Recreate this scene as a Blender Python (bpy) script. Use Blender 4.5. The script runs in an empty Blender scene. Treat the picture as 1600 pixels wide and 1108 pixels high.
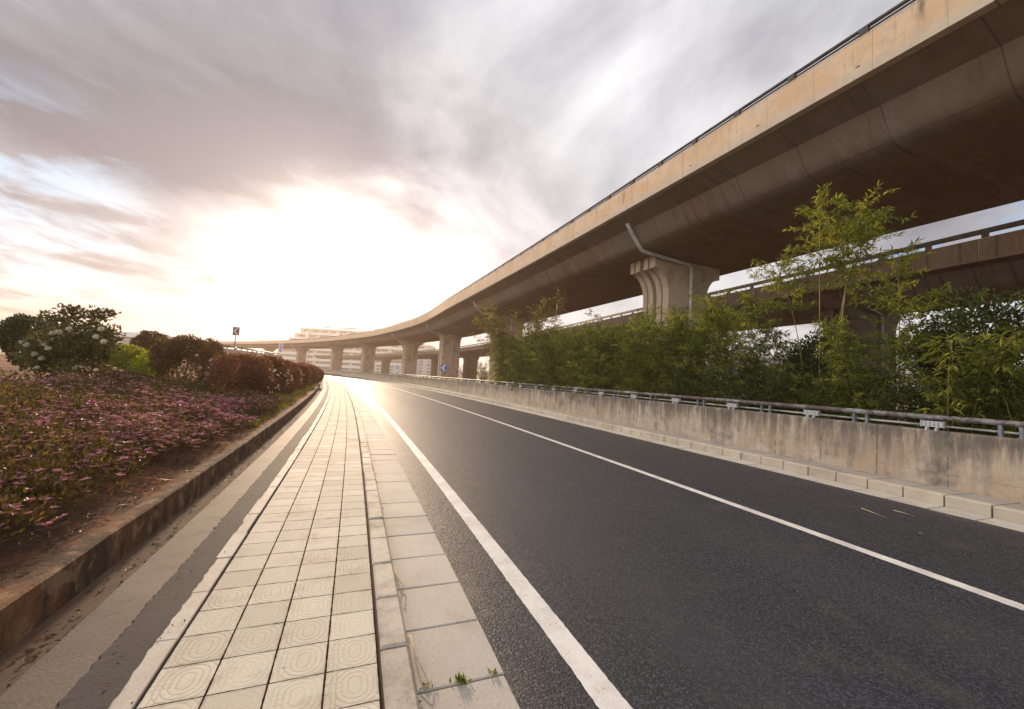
import bpy, math, random
import numpy as np
from mathutils import Vector, Matrix
random.seed(7)
RNG = np.random.default_rng(7)
R = math.radians
sc = bpy.context.scene
COL = sc.collection
PI = math.pi
H = 1.6

# ------------------------------------------------------------------ camera
F, PITCH, ROLL = 620.0, 0.06275, 0.06065
cp, sp, cr, sr = math.cos(PITCH), math.sin(PITCH), math.cos(ROLL), math.sin(ROLL)
FWD = np.array([0, cp, sp]); UP0 = np.array([0, -sp, cp]); RT0 = np.array([1., 0, 0])
RT = cr*RT0 + sr*UP0; UPV = -sr*RT0 + cr*UP0
cd = bpy.data.cameras.new('camera'); cam = bpy.data.objects.new('camera', cd); COL.objects.link(cam)
cam.matrix_world = Matrix(((RT[0], UPV[0], -FWD[0], 0), (RT[1], UPV[1], -FWD[1], 0), (RT[2], UPV[2], -FWD[2], H), (0, 0, 0, 1)))
cd.sensor_width = 36; cd.sensor_fit = 'HORIZONTAL'; cd.lens = 36*F/1600; cd.clip_start = 0.05; cd.clip_end = 6000
sc.camera = cam

def ray(x, y):
    return FWD + ((x-800)/F)*RT - ((y-554)/F)*UPV
def at_z(x, y, z):
    d = ray(x, y); return d*((z-H)/d[2]) + np.array([0, 0, H])
def at_d(x, y, dist):
    d = ray(x, y); return d*(dist/d[1]) + np.array([0, 0, H])

# ------------------------------------------------------------------ plan curves
class Plan:
    def __init__(s, pts, step=0.25):
        s.P = np.array(pts)
        d = np.linalg.norm(np.diff(s.P, axis=0), axis=1)
        s.S = np.concatenate([[0], np.cumsum(d)])
    def finish(s):
        t = np.gradient(s.P, axis=0); t /= np.linalg.norm(t, axis=1)[:, None]
        s.N = np.stack([t[:, 1], -t[:, 0]], 1)
    def pos(s, q):
        return np.stack([np.interp(q, s.S, s.P[:, 0]), np.interp(q, s.S, s.P[:, 1])], -1)
    def nrm(s, q):
        n = np.stack([np.interp(q, s.S, s.N[:, 0]), np.interp(q, s.S, s.N[:, 1])], -1)
        return n/np.linalg.norm(n, axis=-1, keepdims=True)
    def at(s, q, off, z=0.0):
        q = np.asarray(q, float); p = s.pos(q) + s.nrm(q)*np.asarray(off)[..., None]
        return np.concatenate([p, np.broadcast_to(np.asarray(z, float), q.shape)[..., None]], -1)
    def near(s, xy):
        D = np.hypot(s.P[:, 0]-xy[0], s.P[:, 1]-xy[1]); i = D.argmin()
        d = np.array(xy[:2])-s.P[i]; return float(s.S[i]+d@np.array([-s.N[i][1], s.N[i][0]])), float(d@s.N[i])

_k = np.array([[-12, 20.2], [-5, 20.7], [0, 21.1], [10, 22.1], [20, 23.2], [30, 24.3], [40, 25.1], [60, 26.5], [80, 30], [100, 35], [120, 40], [150, 48], [200, 58], [260, 68]])
_s = np.arange(-12, 260, 0.25); _th = np.radians(np.interp(_s, _k[:, 0], _k[:, 1]))
_x = np.concatenate([[0], np.cumsum(-np.sin((_th[1:]+_th[:-1])/2)*.25)]); _y = np.concatenate([[0], np.cumsum(np.cos((_th[1:]+_th[:-1])/2)*.25)])
_i0 = np.argmin(abs(_s))
ROAD = Plan(np.stack([_x-_x[_i0], _y-_y[_i0]], 1)); ROAD.S = _s.copy(); ROAD.finish()

def catmull(pts, step=0.5):
    P = np.array(pts, float); P = np.vstack([2*P[0]-P[1], P, 2*P[-1]-P[-2]]); out = []
    for i in range(1, len(P)-2):
        n = max(2, int(np.linalg.norm(P[i+1]-P[i])/step))
        for t in np.linspace(0, 1, n, endpoint=False):
            a, b, c, d = P[i-1], P[i], P[i+1], P[i+2]
            out.append(.5*((2*b)+(-a+c)*t+(2*a-5*b+4*c-d)*t*t+(-a+3*b-3*c+d)*t**3))
    out.append(P[-2]); pl = Plan(np.array(out))
    # light smoothing
    for _ in range(60):
        pl.P[1:-1] = .25*pl.P[:-2]+.5*pl.P[1:-1]+.25*pl.P[2:]
    pl = Plan(pl.P); pl.finish(); return pl
VIA = catmull([(19.2, -12.3), (10.35, 8.5), (3.6, 24.7), (-3, 40), (-9.3, 54.2), (-17.4, 72.6), (-30.0, 93.6), (-44.5, 113.5), (-76.7, 148.5), (-111.4, 177), (-150, 202), (-200, 225), (-290, 250)])
VIB = catmull([(29, -6), (24.8, 7), (21.7, 16.7), (18.0, 27.7), (13.4, 40), (2.7, 68.9), (-14.4, 109.3), (-34.1, 143), (-59.7, 180.6), (-84, 211), (-125, 250)])

# ------------------------------------------------------------------ node helper
class G:
    def __init__(s, nt): s.nt = nt; s.k = 1.75      # k: contrast of noise()
    def n(s, typ, ins=None, **props):
        nd = s.nt.nodes.new(typ)
        for k, v in props.items(): setattr(nd, k, v)
        for k, v in (ins or {}).items():
            sk = nd.inputs[k]
            if isinstance(v, bpy.types.NodeSocket): s.nt.links.new(v, sk)
            else: sk.default_value = v
        return nd
    def m(s, op, a, b=None, c=None):
        ins = {0: a}
        if b is not None: ins[1] = b
        if c is not None: ins[2] = c
        return s.n('ShaderNodeMath', ins, operation=op).outputs[0]
    def vm(s, op, a, b=None):
        ins = {0: a}
        if b is not None: ins[1] = b
        nd = s.n('ShaderNodeVectorMath', ins, operation=op)
        return nd.outputs['Value'] if op in ('DOT_PRODUCT', 'LENGTH', 'DISTANCE') else nd.outputs[0]
    def obj(s): return s.n('ShaderNodeTexCoord').outputs['Object']
    def uv(s): return s.n('ShaderNodeTexCoord').outputs['UV']
    def sep(s, v): return s.n('ShaderNodeSeparateXYZ', {0: v}).outputs
    def com(s, x, y, z=0.0): return s.n('ShaderNodeCombineXYZ', {0: x, 1: y, 2: z}).outputs[0]
    def scale(s, v, x, y=None, z=None):
        if y is None: y = z = x
        return s.vm('MULTIPLY', v, (x, y, z))
    def noise(s, v, sc_, det=4.0, rough=0.55, dist=0.0):
        r = s.n('ShaderNodeTexNoise', {'Vector': v, 'Scale': sc_, 'Detail': det, 'Roughness': rough, 'Distortion': dist}).outputs[0]
        return r if s.k == 1 else s.m('MULTIPLY_ADD', r, s.k, .5-.5*s.k)
    def vor(s, v, sc_, feature='F1', out='Distance'):
        return s.n('ShaderNodeTexVoronoi', {'Vector': v, 'Scale': sc_}, feature=feature).outputs[out]
    def white(s, v): return s.n('ShaderNodeTexWhiteNoise', {'Vector': v}, noise_dimensions='3D').outputs['Value']
    def ramp(s, f, stops, interp='LINEAR'):
        nd = s.n('ShaderNodeValToRGB', {0: f}); cr_ = nd.color_ramp; cr_.interpolation = interp
        while len(cr_.elements) < len(stops): cr_.elements.new(0.5)
        for e, (p, c) in zip(cr_.elements, stops):
            e.position = p; e.color = c if len(c) == 4 else (*c, 1)
        return nd.outputs[0]
    def f(s, v, a, b, c=0.0, d=1.0, sm=False):   # map range, clamped
        return s.n('ShaderNodeMapRange', {0: v, 1: a, 2: b, 3: c, 4: d}, interpolation_type='SMOOTHSTEP' if sm else 'LINEAR').outputs[0]
    def mix(s, f, a, b, blend='MIX'):
        nd = s.n('ShaderNodeMix', data_type='RGBA', blend_type=blend)
        for k, v in ((0, f), (6, a), (7, b)):
            sk = nd.inputs[k]
            if isinstance(v, bpy.types.NodeSocket): s.nt.links.new(v, sk)
            else: sk.default_value = (*v, 1) if (k and len(v) == 3) else v
        return nd.outputs[2]
    def bump(s, h, strength=0.5, dist=0.01, nrm=None):
        ins = {'Height': h, 'Strength': strength, 'Distance': dist}
        if nrm is not None: ins['Normal'] = nrm
        return s.n('ShaderNodeBump', ins).outputs[0]

MATS = {}
def mat(name, fn):
    m = bpy.data.materials.new(name); m.use_nodes = True; nt = m.node_tree; nt.nodes.clear(); g = G(nt)
    res = fn(g)
    out = g.n('ShaderNodeOutputMaterial')
    if isinstance(res, dict):
        b = g.n('ShaderNodeBsdfPrincipled')
        for k, v in res.items():
            sk = b.inputs[k]
            if isinstance(v, bpy.types.NodeSocket): nt.links.new(v, sk)
            else: sk.default_value = (*v, 1) if (isinstance(v, tuple) and len(v) == 3 and k == 'Base Color') else v
        res = b.outputs[0]
    nt.links.new(res, out.inputs[0])
    MATS[name] = m; return m

def plain(name, col, rough=0.6, metal=0.0, var=0.18, sc_=6.0, dirt=0.0):
    def fn(g):
        o = g.obj(); n1 = g.noise(o, sc_, 5); c = g.mix(g.f(n1, .3, .7), tuple(x*(1-var) for x in col), tuple(min(1, x*(1+var)) for x in col))
        if dirt: c = g.mix(g.m('MULTIPLY', g.f(g.noise(o, sc_*.6, 6, .7), .5, .72), dirt), c, (.06, .045, .035))
        return {'Base Color': c, 'Roughness': rough, 'Metallic': metal, 'Normal': g.bump(g.noise(o, sc_*9, 3), .25, .006)}
    return mat(name, fn)

# ------------------------------------------------------------------ materials
def m_asphalt(g):
    o = g.obj(); fine = g.vor(o, 95); fine2 = g.noise(o, 210, 2); big = g.noise(o, .35, 4); mid = g.noise(o, 2.2, 5)
    uvs = g.sep(g.uv()); lane = g.noise(g.com(g.m('MULTIPLY', uvs[0], .05), g.m('MULTIPLY', uvs[1], 1.3)), 1.0, 4)
    cellc = g.vor(o, 95, out='Color'); rnd = g.sep(cellc)[0]
    c = g.mix(g.m('POWER', rnd, 3.5), (.010, .011, .018), (.092, .098, .122))
    c = g.mix(g.f(big, .35, .7, 0, .3), c, (.021, .0225, .030)); c = g.mix(g.f(lane, .45, .75, 0, .35), c, (.033, .0345, .043))
    c = g.mix(g.m('MULTIPLY', g.f(mid, .62, .78), .3), c, (.08, .073, .066))
    # a few faint crack / joint lines and oil drips
    cr1 = g.m('LESS_THAN', g.vor(g.vm('ADD', g.scale(o, .35), g.scale(g.n('ShaderNodeTexNoise', {'Vector': o, 'Scale': 1.2, 'Detail': 4}).outputs[1], .35)), 1.0, 'DISTANCE_TO_EDGE'), .0022)
    vv = uvs[1]; wp = g.m('MAXIMUM', g.f(g.m('ABSOLUTE', g.m('SUBTRACT', vv, 1.45)), .1, .65, 1, 0, True), g.f(g.m('ABSOLUTE', g.m('SUBTRACT', vv, 3.25)), .1, .65, 1, 0, True))
    wp = g.m('MULTIPLY', wp, g.f(lane, .2, .8, .5, 1)); c = g.mix(g.m('MULTIPLY', wp, .28), c, (.056, .058, .068))
    edge = g.m('MULTIPLY', g.m('MAXIMUM', g.f(vv, .0, .22, 1, 0), g.f(vv, 7.2, 7.5, 0, 1)), g.f(mid, .3, .8)); c = g.mix(g.m('MULTIPLY', edge, .5), c, (.13, .11, .09))
    rg = g.f(rnd, 0, 1, .70, .42)
    return {'Base Color': c, 'Roughness': g.m('ADD', rg, g.m('MULTIPLY_ADD', wp, -.06, .02)), 'Specular IOR Level': .36,
            'Normal': g.bump(g.m('ADD', g.m('MULTIPLY', fine, -.8), g.m('MULTIPLY', fine2, .5)), .55, .006)}
mat('asphalt', m_asphalt)
def m_paint(g):
    o = g.obj(); a = g.noise(o, 55, 4, .7); b = g.noise(o, 3.0, 6, .7); v = g.vor(o, 95)
    c = g.mix(g.f(b, .35, .7), (.72, .70, .67), (.58, .55, .52)); wear = g.m('MULTIPLY', g.f(a, .64, .80), g.f(b, .35, .7))
    c = g.mix(wear, c, (.08, .075, .075))
    return {'Base Color': c, 'Roughness': .55, 'Normal': g.bump(g.m('MULTIPLY', v, -1.0), .3, .004)}
mat('road_paint', m_paint)
def m_tile(g):
    T = .2465; uvs = g.sep(g.uv()); o = g.obj()
    tu = g.m('DIVIDE', uvs[0], T); tv = g.m('DIVIDE', uvs[1], T)
    fu = g.m('SUBTRACT', g.m('FRACT', tu), .5); fv = g.m('SUBTRACT', g.m('FRACT', tv), .5)
    cell = g.com(g.m('FLOOR', tu), g.m('FLOOR', tv)); rnd = g.white(cell)
    au = g.m('ABSOLUTE', fu); av = g.m('ABSOLUTE', fv)
    jl = g.m('SUBTRACT', .5, av); jc = g.m('SUBTRACT', .5, au)        # distance to joints
    nz = g.noise(o, 26, 3)
    joint = g.m('MAXIMUM', g.m('LESS_THAN', jl, g.m('MULTIPLY_ADD', nz, .016, .010)), g.m('LESS_THAN', jc, g.m('MULTIPLY_ADD', nz, .014, .004)))
    # embossed pattern: small ring, rounded tracks around it and ruled bars
    du = g.m('MAXIMUM', g.m('SUBTRACT', au, .10), 0.0)
    fvs = g.m('ADD', fv, -.06)
    d = g.m('SQRT', g.m('ADD', g.m('MULTIPLY', du, du), g.m('MULTIPLY', fvs, fvs)))
    def groove(x, at_, w): return g.f(g.m('ABSOLUTE', g.m('SUBTRACT', x, at_)), 0, w, 1, 0)
    rings = None
    for r_ in (.12, .235, .345, .455):
        q = groove(d, r_, .024); rings = q if rings is None else g.m('MAXIMUM', rings, q)
    bars = None
    for r_ in (-.12, .0, .12):
        q = groove(fu, r_, .018); bars = q if bars is None else g.m('MAXIMUM', bars, q)
    for r_ in (-.36, -.27):
        q = groove(fv, r_, .018); bars = g.m('MAXIMUM', bars, q)
    inside = g.m('MULTIPLY', g.f(d, .17, .20), g.f(fv, .02, -.02))
    gr = g.m('MULTIPLY', g.m('MAXIMUM', rings, g.m('MULTIPLY', bars, inside)), g.f(g.m('ADD', g.white(g.vm('ADD', cell, (7.3, 2.1, 0.0))), g.m('MULTIPLY', g.m('SUBTRACT', g.noise(o, 11, 3), .5), .7)), .0, .5, .25, 1.0))
    dirt = g.noise(o, 2.0, 6, .65)
    c = g.mix(rnd, (.50, .45, .365), (.64, .585, .485)); c = g.mix(g.f(g.noise(o, 60, 3), .3, .7, 0, .25), c, (.40, .35, .28))
    c = g.mix(g.m('MULTIPLY', gr, g.f(dirt, .3, .75, .16, .5)), c, (.26, .19, .125))
    c = g.mix(g.f(dirt, .56, .85, 0, .5), c, (.33, .25, .18))
    grime = g.m('MULTIPLY', g.f(g.m('MINIMUM', jl, jc), .0, .085, 1, 0), g.f(g.noise(o, 8, 5, .7), .35, .8)); c = g.mix(g.m('MULTIPLY', grime, .75), c, (.16, .11, .075))
    spot = g.m('MULTIPLY', g.f(g.vor(o, 9), .05, .11, 1, 0), g.f(g.noise(o, 4, 3), .55, .7)); c = g.mix(g.m('MULTIPLY', spot, .5), c, (.14, .10, .075))
    old = g.f(g.white(g.vm('ADD', cell, (1.7, 9.1, 0.0))), .80, 1.0, 0, .45); c = g.mix(old, c, (.36, .30, .23))
    c = g.mix(joint, c, (.030, .022, .018))
    hgt = g.m('SUBTRACT', g.m('MULTIPLY', gr, -.32), g.m('MULTIPLY', joint, 1.2)); hgt = g.m('ADD', hgt, g.m('MULTIPLY', rnd, .05))
    return {'Base Color': c, 'Roughness': .8, 'Specular IOR Level': g.m('MULTIPLY', g.m('SUBTRACT', 1.0, joint), .3), 'Normal': g.bump(g.m('ADD', hgt, g.m('MULTIPLY', g.noise(o, 150, 2), .08)), .7, .005)}
mat('tile_paving', m_tile)
def conc(name, c1, c2, stain=(.12, .085, .06), st=.5, pores=True, sc_=2.5, rough=.75):
    def fn(g):
        o = g.obj(); a = g.noise(o, sc_, 6, .65); b = g.noise(o, sc_*.35, 4); f_ = g.noise(o, 70, 3)
        at = g.n('ShaderNodeAttribute', attribute_name='rnd').outputs['Fac']
        c = g.mix(g.f(a, .3, .7), c1, c2); c = g.mix(g.m('MULTIPLY', at, .35), c, tuple(x*.72 for x in c1))
        c = g.mix(g.f(f_, .3, .75, 0, .25), c, tuple(x*.6 for x in c1))
        c = g.mix(g.m('MULTIPLY', g.f(g.m('ADD', g.m('MULTIPLY', a, .6), g.m('MULTIPLY', b, .4)), .41, .72), st), c, stain)
        pv = g.vor(o, 38); pore = g.m('MULTIPLY', g.f(pv, .10, .16, 1, 0), g.f(g.noise(o, 9, 2), .5, .6))
        if pores: c = g.mix(g.m('MULTIPLY', pore, .7), c, (.05, .04, .035))
        return {'Base Color': c, 'Roughness': rough, 'Normal': g.bump(g.m('ADD', g.m('MULTIPLY', f_, .5), g.m('MULTIPLY', pore, -1.0 if pores else 0.0)), .35, .006)}
    return mat(name, fn)
conc('kerb_concrete', (.47, .42, .35), (.58, .53, .45), (.10, .065, .05), .9, True, 4.0)
conc('slab_concrete', (.46, .42, .365), (.54, .50, .44), (.20, .15, .11), .45)
conc('pale_kerb', (.55, .49, .385), (.63, .57, .46), (.22, .17, .11), .5)
conc('pale_gutter', (.50, .475, .43), (.57, .54, .49), (.25, .21, .17), .5)
conc('walk_slab', (.34, .315, .285), (.44, .41, .37), (.13, .10, .08), .6)
conc('border_concrete', (.52, .47, .40), (.58, .53, .45), (.22, .14, .09), .6, False)
conc('strip_concrete', (.070, .052, .041), (.205, .158, .118), (.036, .028, .024), .85, False, 2.2)
conc('strip_asphalt', (.036, .028, .029), (.064, .051, .050), (.02, .016, .015), .6, True, 5.0, .85)
conc('drain_floor', (.10, .058, .034), (.17, .105, .065), (.035, .022, .016), .8, True, 4.0, .9)
def m_planter(g):
    o = g.obj(); s_ = g.sep(g.uv()); a = g.noise(o, 3.5, 6, .7); st = g.noise(g.com(g.m('MULTIPLY', s_[0], 5.0), g.m('MULTIPLY', s_[1], .9)), 1.0, 5, .65)
    c = g.mix(g.f(a, .3, .7), (.10, .046, .021), (.25, .12, .052)); c = g.mix(g.f(st, .45, .6, 0, .8), c, (.04, .026, .017))
    c = g.mix(g.f(g.noise(o, 7, 4), .6, .72, 0, .6), c, (.32, .22, .13)); c = g.mix(g.f(g.noise(o, 2.4, 4), .6, .7, 0, .4), c, (.055, .06, .022))
    return {'Base Color': c, 'Roughness': .9, 'Normal': g.bump(g.noise(o, 22, 6, .7), .7, .02)}
mat('mossy_concrete', m_planter)
def m_soil(g):
    o = g.obj(); a = g.noise(o, 1.3, 6, .7); b = g.noise(o, 14, 6, .75)
    c = g.mix(g.f(a, .38, .62), (.37, .145, .05), (.11, .05, .026)); c = g.mix(g.f(b, .45, .75, 0, .8), c, (.03, .017, .011))
    c = g.mix(g.f(g.vor(o, 30), .0, .12, .4, 0), c, (.40, .21, .10))
    return {'Base Color': c, 'Roughness': .95, 'Normal': g.bump(b, .9, .03)}
mat('red_soil', m_soil)
def m_wall(g):
    o = g.obj(); s_ = g.sep(g.uv()); u, v = s_[0], s_[1]
    st = g.noise(g.com(g.m('MULTIPLY', u, 7.0), g.m('MULTIPLY', v, .8)), 1.0, 6, .68); st2 = g.noise(g.com(g.m('MULTIPLY', u, 2.2), g.m('MULTIPLY', v, .6)), 1.0, 5, .6)
    blot = g.noise(o, 2.4, 7, .72); top = g.f(v, .25, .95)
    c = g.mix(g.f(g.noise(o, 1.1, 5), .35, .65), (.47, .345, .235), (.56, .455, .345))
    c = g.mix(g.m('MULTIPLY', g.f(g.noise(o, 4.3, 6, .7), .45, .62), .5), c, (.36, .32, .275))
    dk = g.m('MULTIPLY', g.f(g.m('ADD', st, g.m('MULTIPLY', top, .26)), .44, .80), g.m('ADD', g.m('MULTIPLY', top, .62), .2))
    c = g.mix(dk, c, (.085, .072, .066)); c = g.mix(g.m('MULTIPLY', g.f(g.m('ADD', g.m('MULTIPLY', blot, .7), g.m('MULTIPLY', st2, .6)), .66, .98), .75), c, (.07, .062, .06))
    pale = g.m('MULTIPLY', g.f(st, .36, .16), g.f(st2, .45, .6)); c = g.mix(g.m('MULTIPLY', pale, .7), c, (.58, .54, .49))
    band = g.f(g.m('ABSOLUTE', g.m('SUBTRACT', v, .30)), 0, .012, .5, 0); c = g.mix(g.m('MULTIPLY', band, g.f(blot, .4, .55)), c, (.12, .09, .07))
    jt = g.f(g.m('ABSOLUTE', g.m('SUBTRACT', g.m('FRACT', g.m('ADD', u, .8)), .5)), 0, .022, 1, 0)
    jt = g.m('MULTIPLY', jt, g.f(g.noise(g.com(g.m('FLOOR', g.m('ADD', u, .8)), g.m('MULTIPLY', v, 3.0)), 1.7, 3), .38, .6)); c = g.mix(g.m('MULTIPLY', jt, .75), c, (.06, .052, .048))
    foot = g.f(v, .0, .05, .6, 0); c = g.mix(foot, c, (.10, .075, .055))
    pv = g.f(g.vor(o, 26), .07, .13, 1, 0)
    return {'Base Color': c, 'Roughness': .85, 'Normal': g.bump(g.m('SUBTRACT', g.m('ADD', g.noise(o, 30, 6, .7), g.m('MULTIPLY', blot, 1.5)), g.m('MULTIPLY', g.m('ADD', pv, g.m('MULTIPLY', jt, 2.0)), .5)), .5, .012)}
mat('stained_wall', m_wall)
def m_fascia(g):
    o = g.obj(); s_ = g.sep(g.uv()); u, v = s_[0], s_[1]           # v: 0 bottom .. 1.2 top
    st = g.noise(g.com(g.m('MULTIPLY', u, 2.6), g.m('MULTIPLY', v, .35)), 1.0, 6, .7); thin = g.noise(g.com(g.m('MULTIPLY', u, 9.0), g.m('MULTIPLY', v, .5)), 1.0, 4, .7)
    c = g.mix(g.f(g.noise(o, .9, 5), .35, .65), (.70, .46, .265), (.76, .56, .38))
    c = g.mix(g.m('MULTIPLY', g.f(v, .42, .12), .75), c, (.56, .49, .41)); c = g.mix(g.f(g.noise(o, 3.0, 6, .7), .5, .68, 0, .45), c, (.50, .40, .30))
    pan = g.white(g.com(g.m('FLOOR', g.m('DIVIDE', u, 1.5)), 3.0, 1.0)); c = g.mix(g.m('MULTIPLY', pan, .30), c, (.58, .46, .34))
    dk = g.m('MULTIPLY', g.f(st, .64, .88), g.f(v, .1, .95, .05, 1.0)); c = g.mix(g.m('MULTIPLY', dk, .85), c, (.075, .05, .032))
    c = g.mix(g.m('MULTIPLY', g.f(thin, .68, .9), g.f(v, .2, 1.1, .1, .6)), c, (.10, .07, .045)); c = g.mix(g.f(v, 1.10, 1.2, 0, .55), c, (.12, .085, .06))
    j1 = g.f(g.m('ABSOLUTE', g.m('SUBTRACT', g.m('FRACT', g.m('DIVIDE', u, 1.5)), .5)), 0, .010, .55, 0); j2 = g.f(g.m('ABSOLUTE', g.m('SUBTRACT', g.m('FRACT', g.m('DIVIDE', u, 9.0)), .5)), 0, .0028, 1, 0)
    j = g.m('MAXIMUM', j1, j2); c = g.mix(g.m('MULTIPLY', j, .8), c, (.07, .05, .035))
    # small weep holes under each panel
    hu = g.m('SUBTRACT', g.m('FRACT', g.m('DIVIDE', g.m('ADD', u, .4), 3.0)), .5); hv = g.m('SUBTRACT', v, .34)
    hd = g.m('SQRT', g.m('ADD', g.m('MULTIPLY', g.m('MULTIPLY', hu, hu), 9.0), g.m('MULTIPLY', g.m('MULTIPLY', hv, hv), 4.0))); c = g.mix(g.f(hd, .045, .075, .85, 0), c, (.06, .035, .02))
    return {'Base Color': c, 'Roughness': .85, 'Normal': g.bump(g.m('SUBTRACT', g.noise(o, 9, 6, .7), g.m('MULTIPLY', j, 1.5)), .4, .02)}
mat('ochre_parapet', m_fascia)
def girder(name, k=1.0, ribs=False):
    def fn(g):
        o = g.obj(); s_ = g.sep(g.uv()); u, v = s_[0], s_[1]
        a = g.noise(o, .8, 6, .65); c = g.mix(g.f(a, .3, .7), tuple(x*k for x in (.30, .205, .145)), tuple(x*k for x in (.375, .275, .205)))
        pan = g.white(g.com(g.m('FLOOR', g.m('DIVIDE', u, 2.4)), g.m('FLOOR', g.m('DIVIDE', v, 2.3)), 2.0))
        c = g.mix(g.f(pan, .3, .9, 0, .6), c, tuple(x*k for x in (.36, .30, .245))); c = g.mix(g.f(pan, .35, .0, 0, .3), c, tuple(x*k for x in (.29, .17, .115)))
        j = g.m('MAXIMUM', g.f(g.m('ABSOLUTE', g.m('SUBTRACT', g.m('FRACT', g.m('DIVIDE', u, 2.4)), .5)),   .0, .011, 1, 0), g.f(g.m('ABSOLUTE', g.m('SUBTRACT', g.m('FRACT', g.m('DIVIDE', v, 2.3)), .5)), 0, .008, 1, 0))
        c = g.mix(g.m('MULTIPLY', j, .75), c, (.055, .037, .028))
        st = g.noise(g.com(g.m('MULTIPLY', u, 3.0), g.m('MULTIPLY', v, .35)), 1.0, 6, .7); c = g.mix(g.f(st, .6, .75, 0, .5), c, (.10, .07, .052))
        c = g.mix(g.f(g.noise(g.com(g.m('MULTIPLY', u, 1.1), g.m('MULTIPLY', v, .3)), 1.3, 5, .7), .60, .7, 0, .5), c, tuple(x*k for x in (.43, .37, .31)))
        if ribs:
            rb = g.f(g.m('ABSOLUTE', g.m('SUBTRACT', g.m('FRACT', g.m('DIVIDE', u, 1.2)), .5)), 0, .07, 1, 0); c = g.mix(g.m('MULTIPLY', rb, g.f(v, .0, .2, .3, .75)), c, (.05, .035, .026))
        return {'Base Color': c, 'Roughness': .88, 'Normal': g.bump(g.m('SUBTRACT', g.noise(o, 6, 6, .7), g.m('MULTIPLY', j, 1.2)), .4, .02)}
    return mat(name, fn)
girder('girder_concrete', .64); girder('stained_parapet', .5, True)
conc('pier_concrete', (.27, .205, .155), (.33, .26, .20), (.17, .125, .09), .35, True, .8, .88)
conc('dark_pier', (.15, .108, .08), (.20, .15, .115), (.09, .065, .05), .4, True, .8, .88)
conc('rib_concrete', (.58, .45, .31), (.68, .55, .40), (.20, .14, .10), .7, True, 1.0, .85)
plain('grey_pipe', (.64, .63, .62), .5, 0, .12, 3, .4)
plain('dark_steel', (.085, .075, .07), .5, .5, .3, 5)
plain('post_steel', (.25, .27, .30), .45, .5, .2, 8, .35)
def m_rail(g):
    o = g.obj(); a = g.noise(g.scale(o, 1.0), 2.6, 7, .72); b = g.noise(o, 13, 5, .7)
    c = g.mix(g.f(a, .46, .56), (.27, .265, .27), (.13, .095, .08)); c = g.mix(g.f(b, .55, .68, 0, .8), c, (.12, .075, .055)); c = g.mix(g.f(a, .36, .28, 0, .8), c, (.46, .46, .465))
    return {'Base Color': c, 'Roughness': .55, 'Metallic': .25, 'Normal': g.bump(b, .3, .006)}
mat('flaking_rail', m_rail)
plain('pale_rail', (.62, .60, .56), .5, .1, .12, 4, .5)
plain('white_plastic', (.52, .53, .53), .4, 0, .06, 8, .25)
plain('dark_dot', (.10, .11, .12), .4)
plain('grey_frame', (.33, .34, .35), .5, .3)
plain('sign_blue', (.06, .12, .50), .4); plain('sign_white', (.80, .80, .80), .4); plain('sign_maroon', (.16, .055, .09), .45); plain('sign_pink', (.72, .50, .52), .45); plain('sign_red', (.6, .05, .05), .4)
plain('bark', (.115, .075, .05), .9, 0, .35, 14)
plain('pale_render', (.66, .61, .56), .8, 0, .06, .4); plain('band_white', (.82, .80, .78), .7, 0, .05, .5); plain('window_glass', (.30, .27, .27), .2, 0, .3, .6); plain('tower_wall', (.50, .46, .46), .8, 0, .1, .3); plain('tan_wall', (.60, .50, .42), .8, 0, .12, .6, .3)
plain('hill_green', (.14, .15, .13), .95, 0, .25, .02)
plain('field', (.16, .17, .08), .95, 0, .4, .3)
plain('dry_stem', (.52, .42, .24), .8, 0, .2, 30)

def leafmat(name, c1, c2, c3, trans=.4, rough=.5):
    def fn(g):
        at = g.n('ShaderNodeAttribute', attribute_name='rnd').outputs['Fac']
        oi = g.n('ShaderNodeObjectInfo').outputs['Random']
        c = g.ramp(at, [(0.0, c1), (.55, c2), (1.0, c3)]); c = g.mix(g.m('MULTIPLY', oi, .35), c, tuple(x*.8 for x in c1))
        p = g.n('ShaderNodeBsdfPrincipled', {'Base Color': c, 'Roughness': rough, 'Specular IOR Level': .35})
        t = g.n('ShaderNodeBsdfTranslucent', {'Color': g.mix(1.0, c, (1.25, 1.15, .55), 'MULTIPLY')})
        return g.n('ShaderNodeMixShader', {0: trans, 1: p.outputs[0], 2: t.outputs[0]}).outputs[0]
    return mat(name, fn)
leafmat('bamboo_leaf', (.04, .07, .014), (.185, .235, .04), (.50, .46, .085), .5)
leafmat('bamboo_leaf_yellow', (.08, .12, .018), (.22, .26, .042), (.46, .40, .07), .5)
leafmat('dark_leaf', (.018, .038, .012), (.05, .08, .02), (.15, .17, .04), .35)
leafmat('reed_leaf', (.06, .06, .02), (.20, .18, .052), (.46, .38, .13), .48)
leafmat('rose_leaf', (.045, .05, .018), (.11, .10, .032), (.25, .19, .05), .45)
leafmat('hedge_leaf', (.06, .036, .016), (.16, .095, .04), (.32, .19, .075), .42)
leafmat('russet_leaf', (.10, .042, .026), (.25, .108, .064), (.46, .23, .13), .44)
leafmat('lime_leaf', (.14, .17, .015), (.32, .36, .03), (.52, .53, .07), .5)
leafmat('bed_leaf', (.04, .038, .015), (.13, .10, .034), (.34, .20, .06), .42)
leafmat('grass_blade', (.11, .12, .016), (.26, .26, .04), (.45, .38, .09), .5)
leafmat('dry_leaf', (.06, .03, .018), (.13, .065, .035), (.26, .15, .08), .2)
leafmat('magenta_petal', (.36, .10, .24), (.53, .24, .40), (.74, .51, .62), .4)
leafmat('white_petal', (.62, .58, .54), (.76, .72, .70), (.82, .80, .80), .35)
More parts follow.
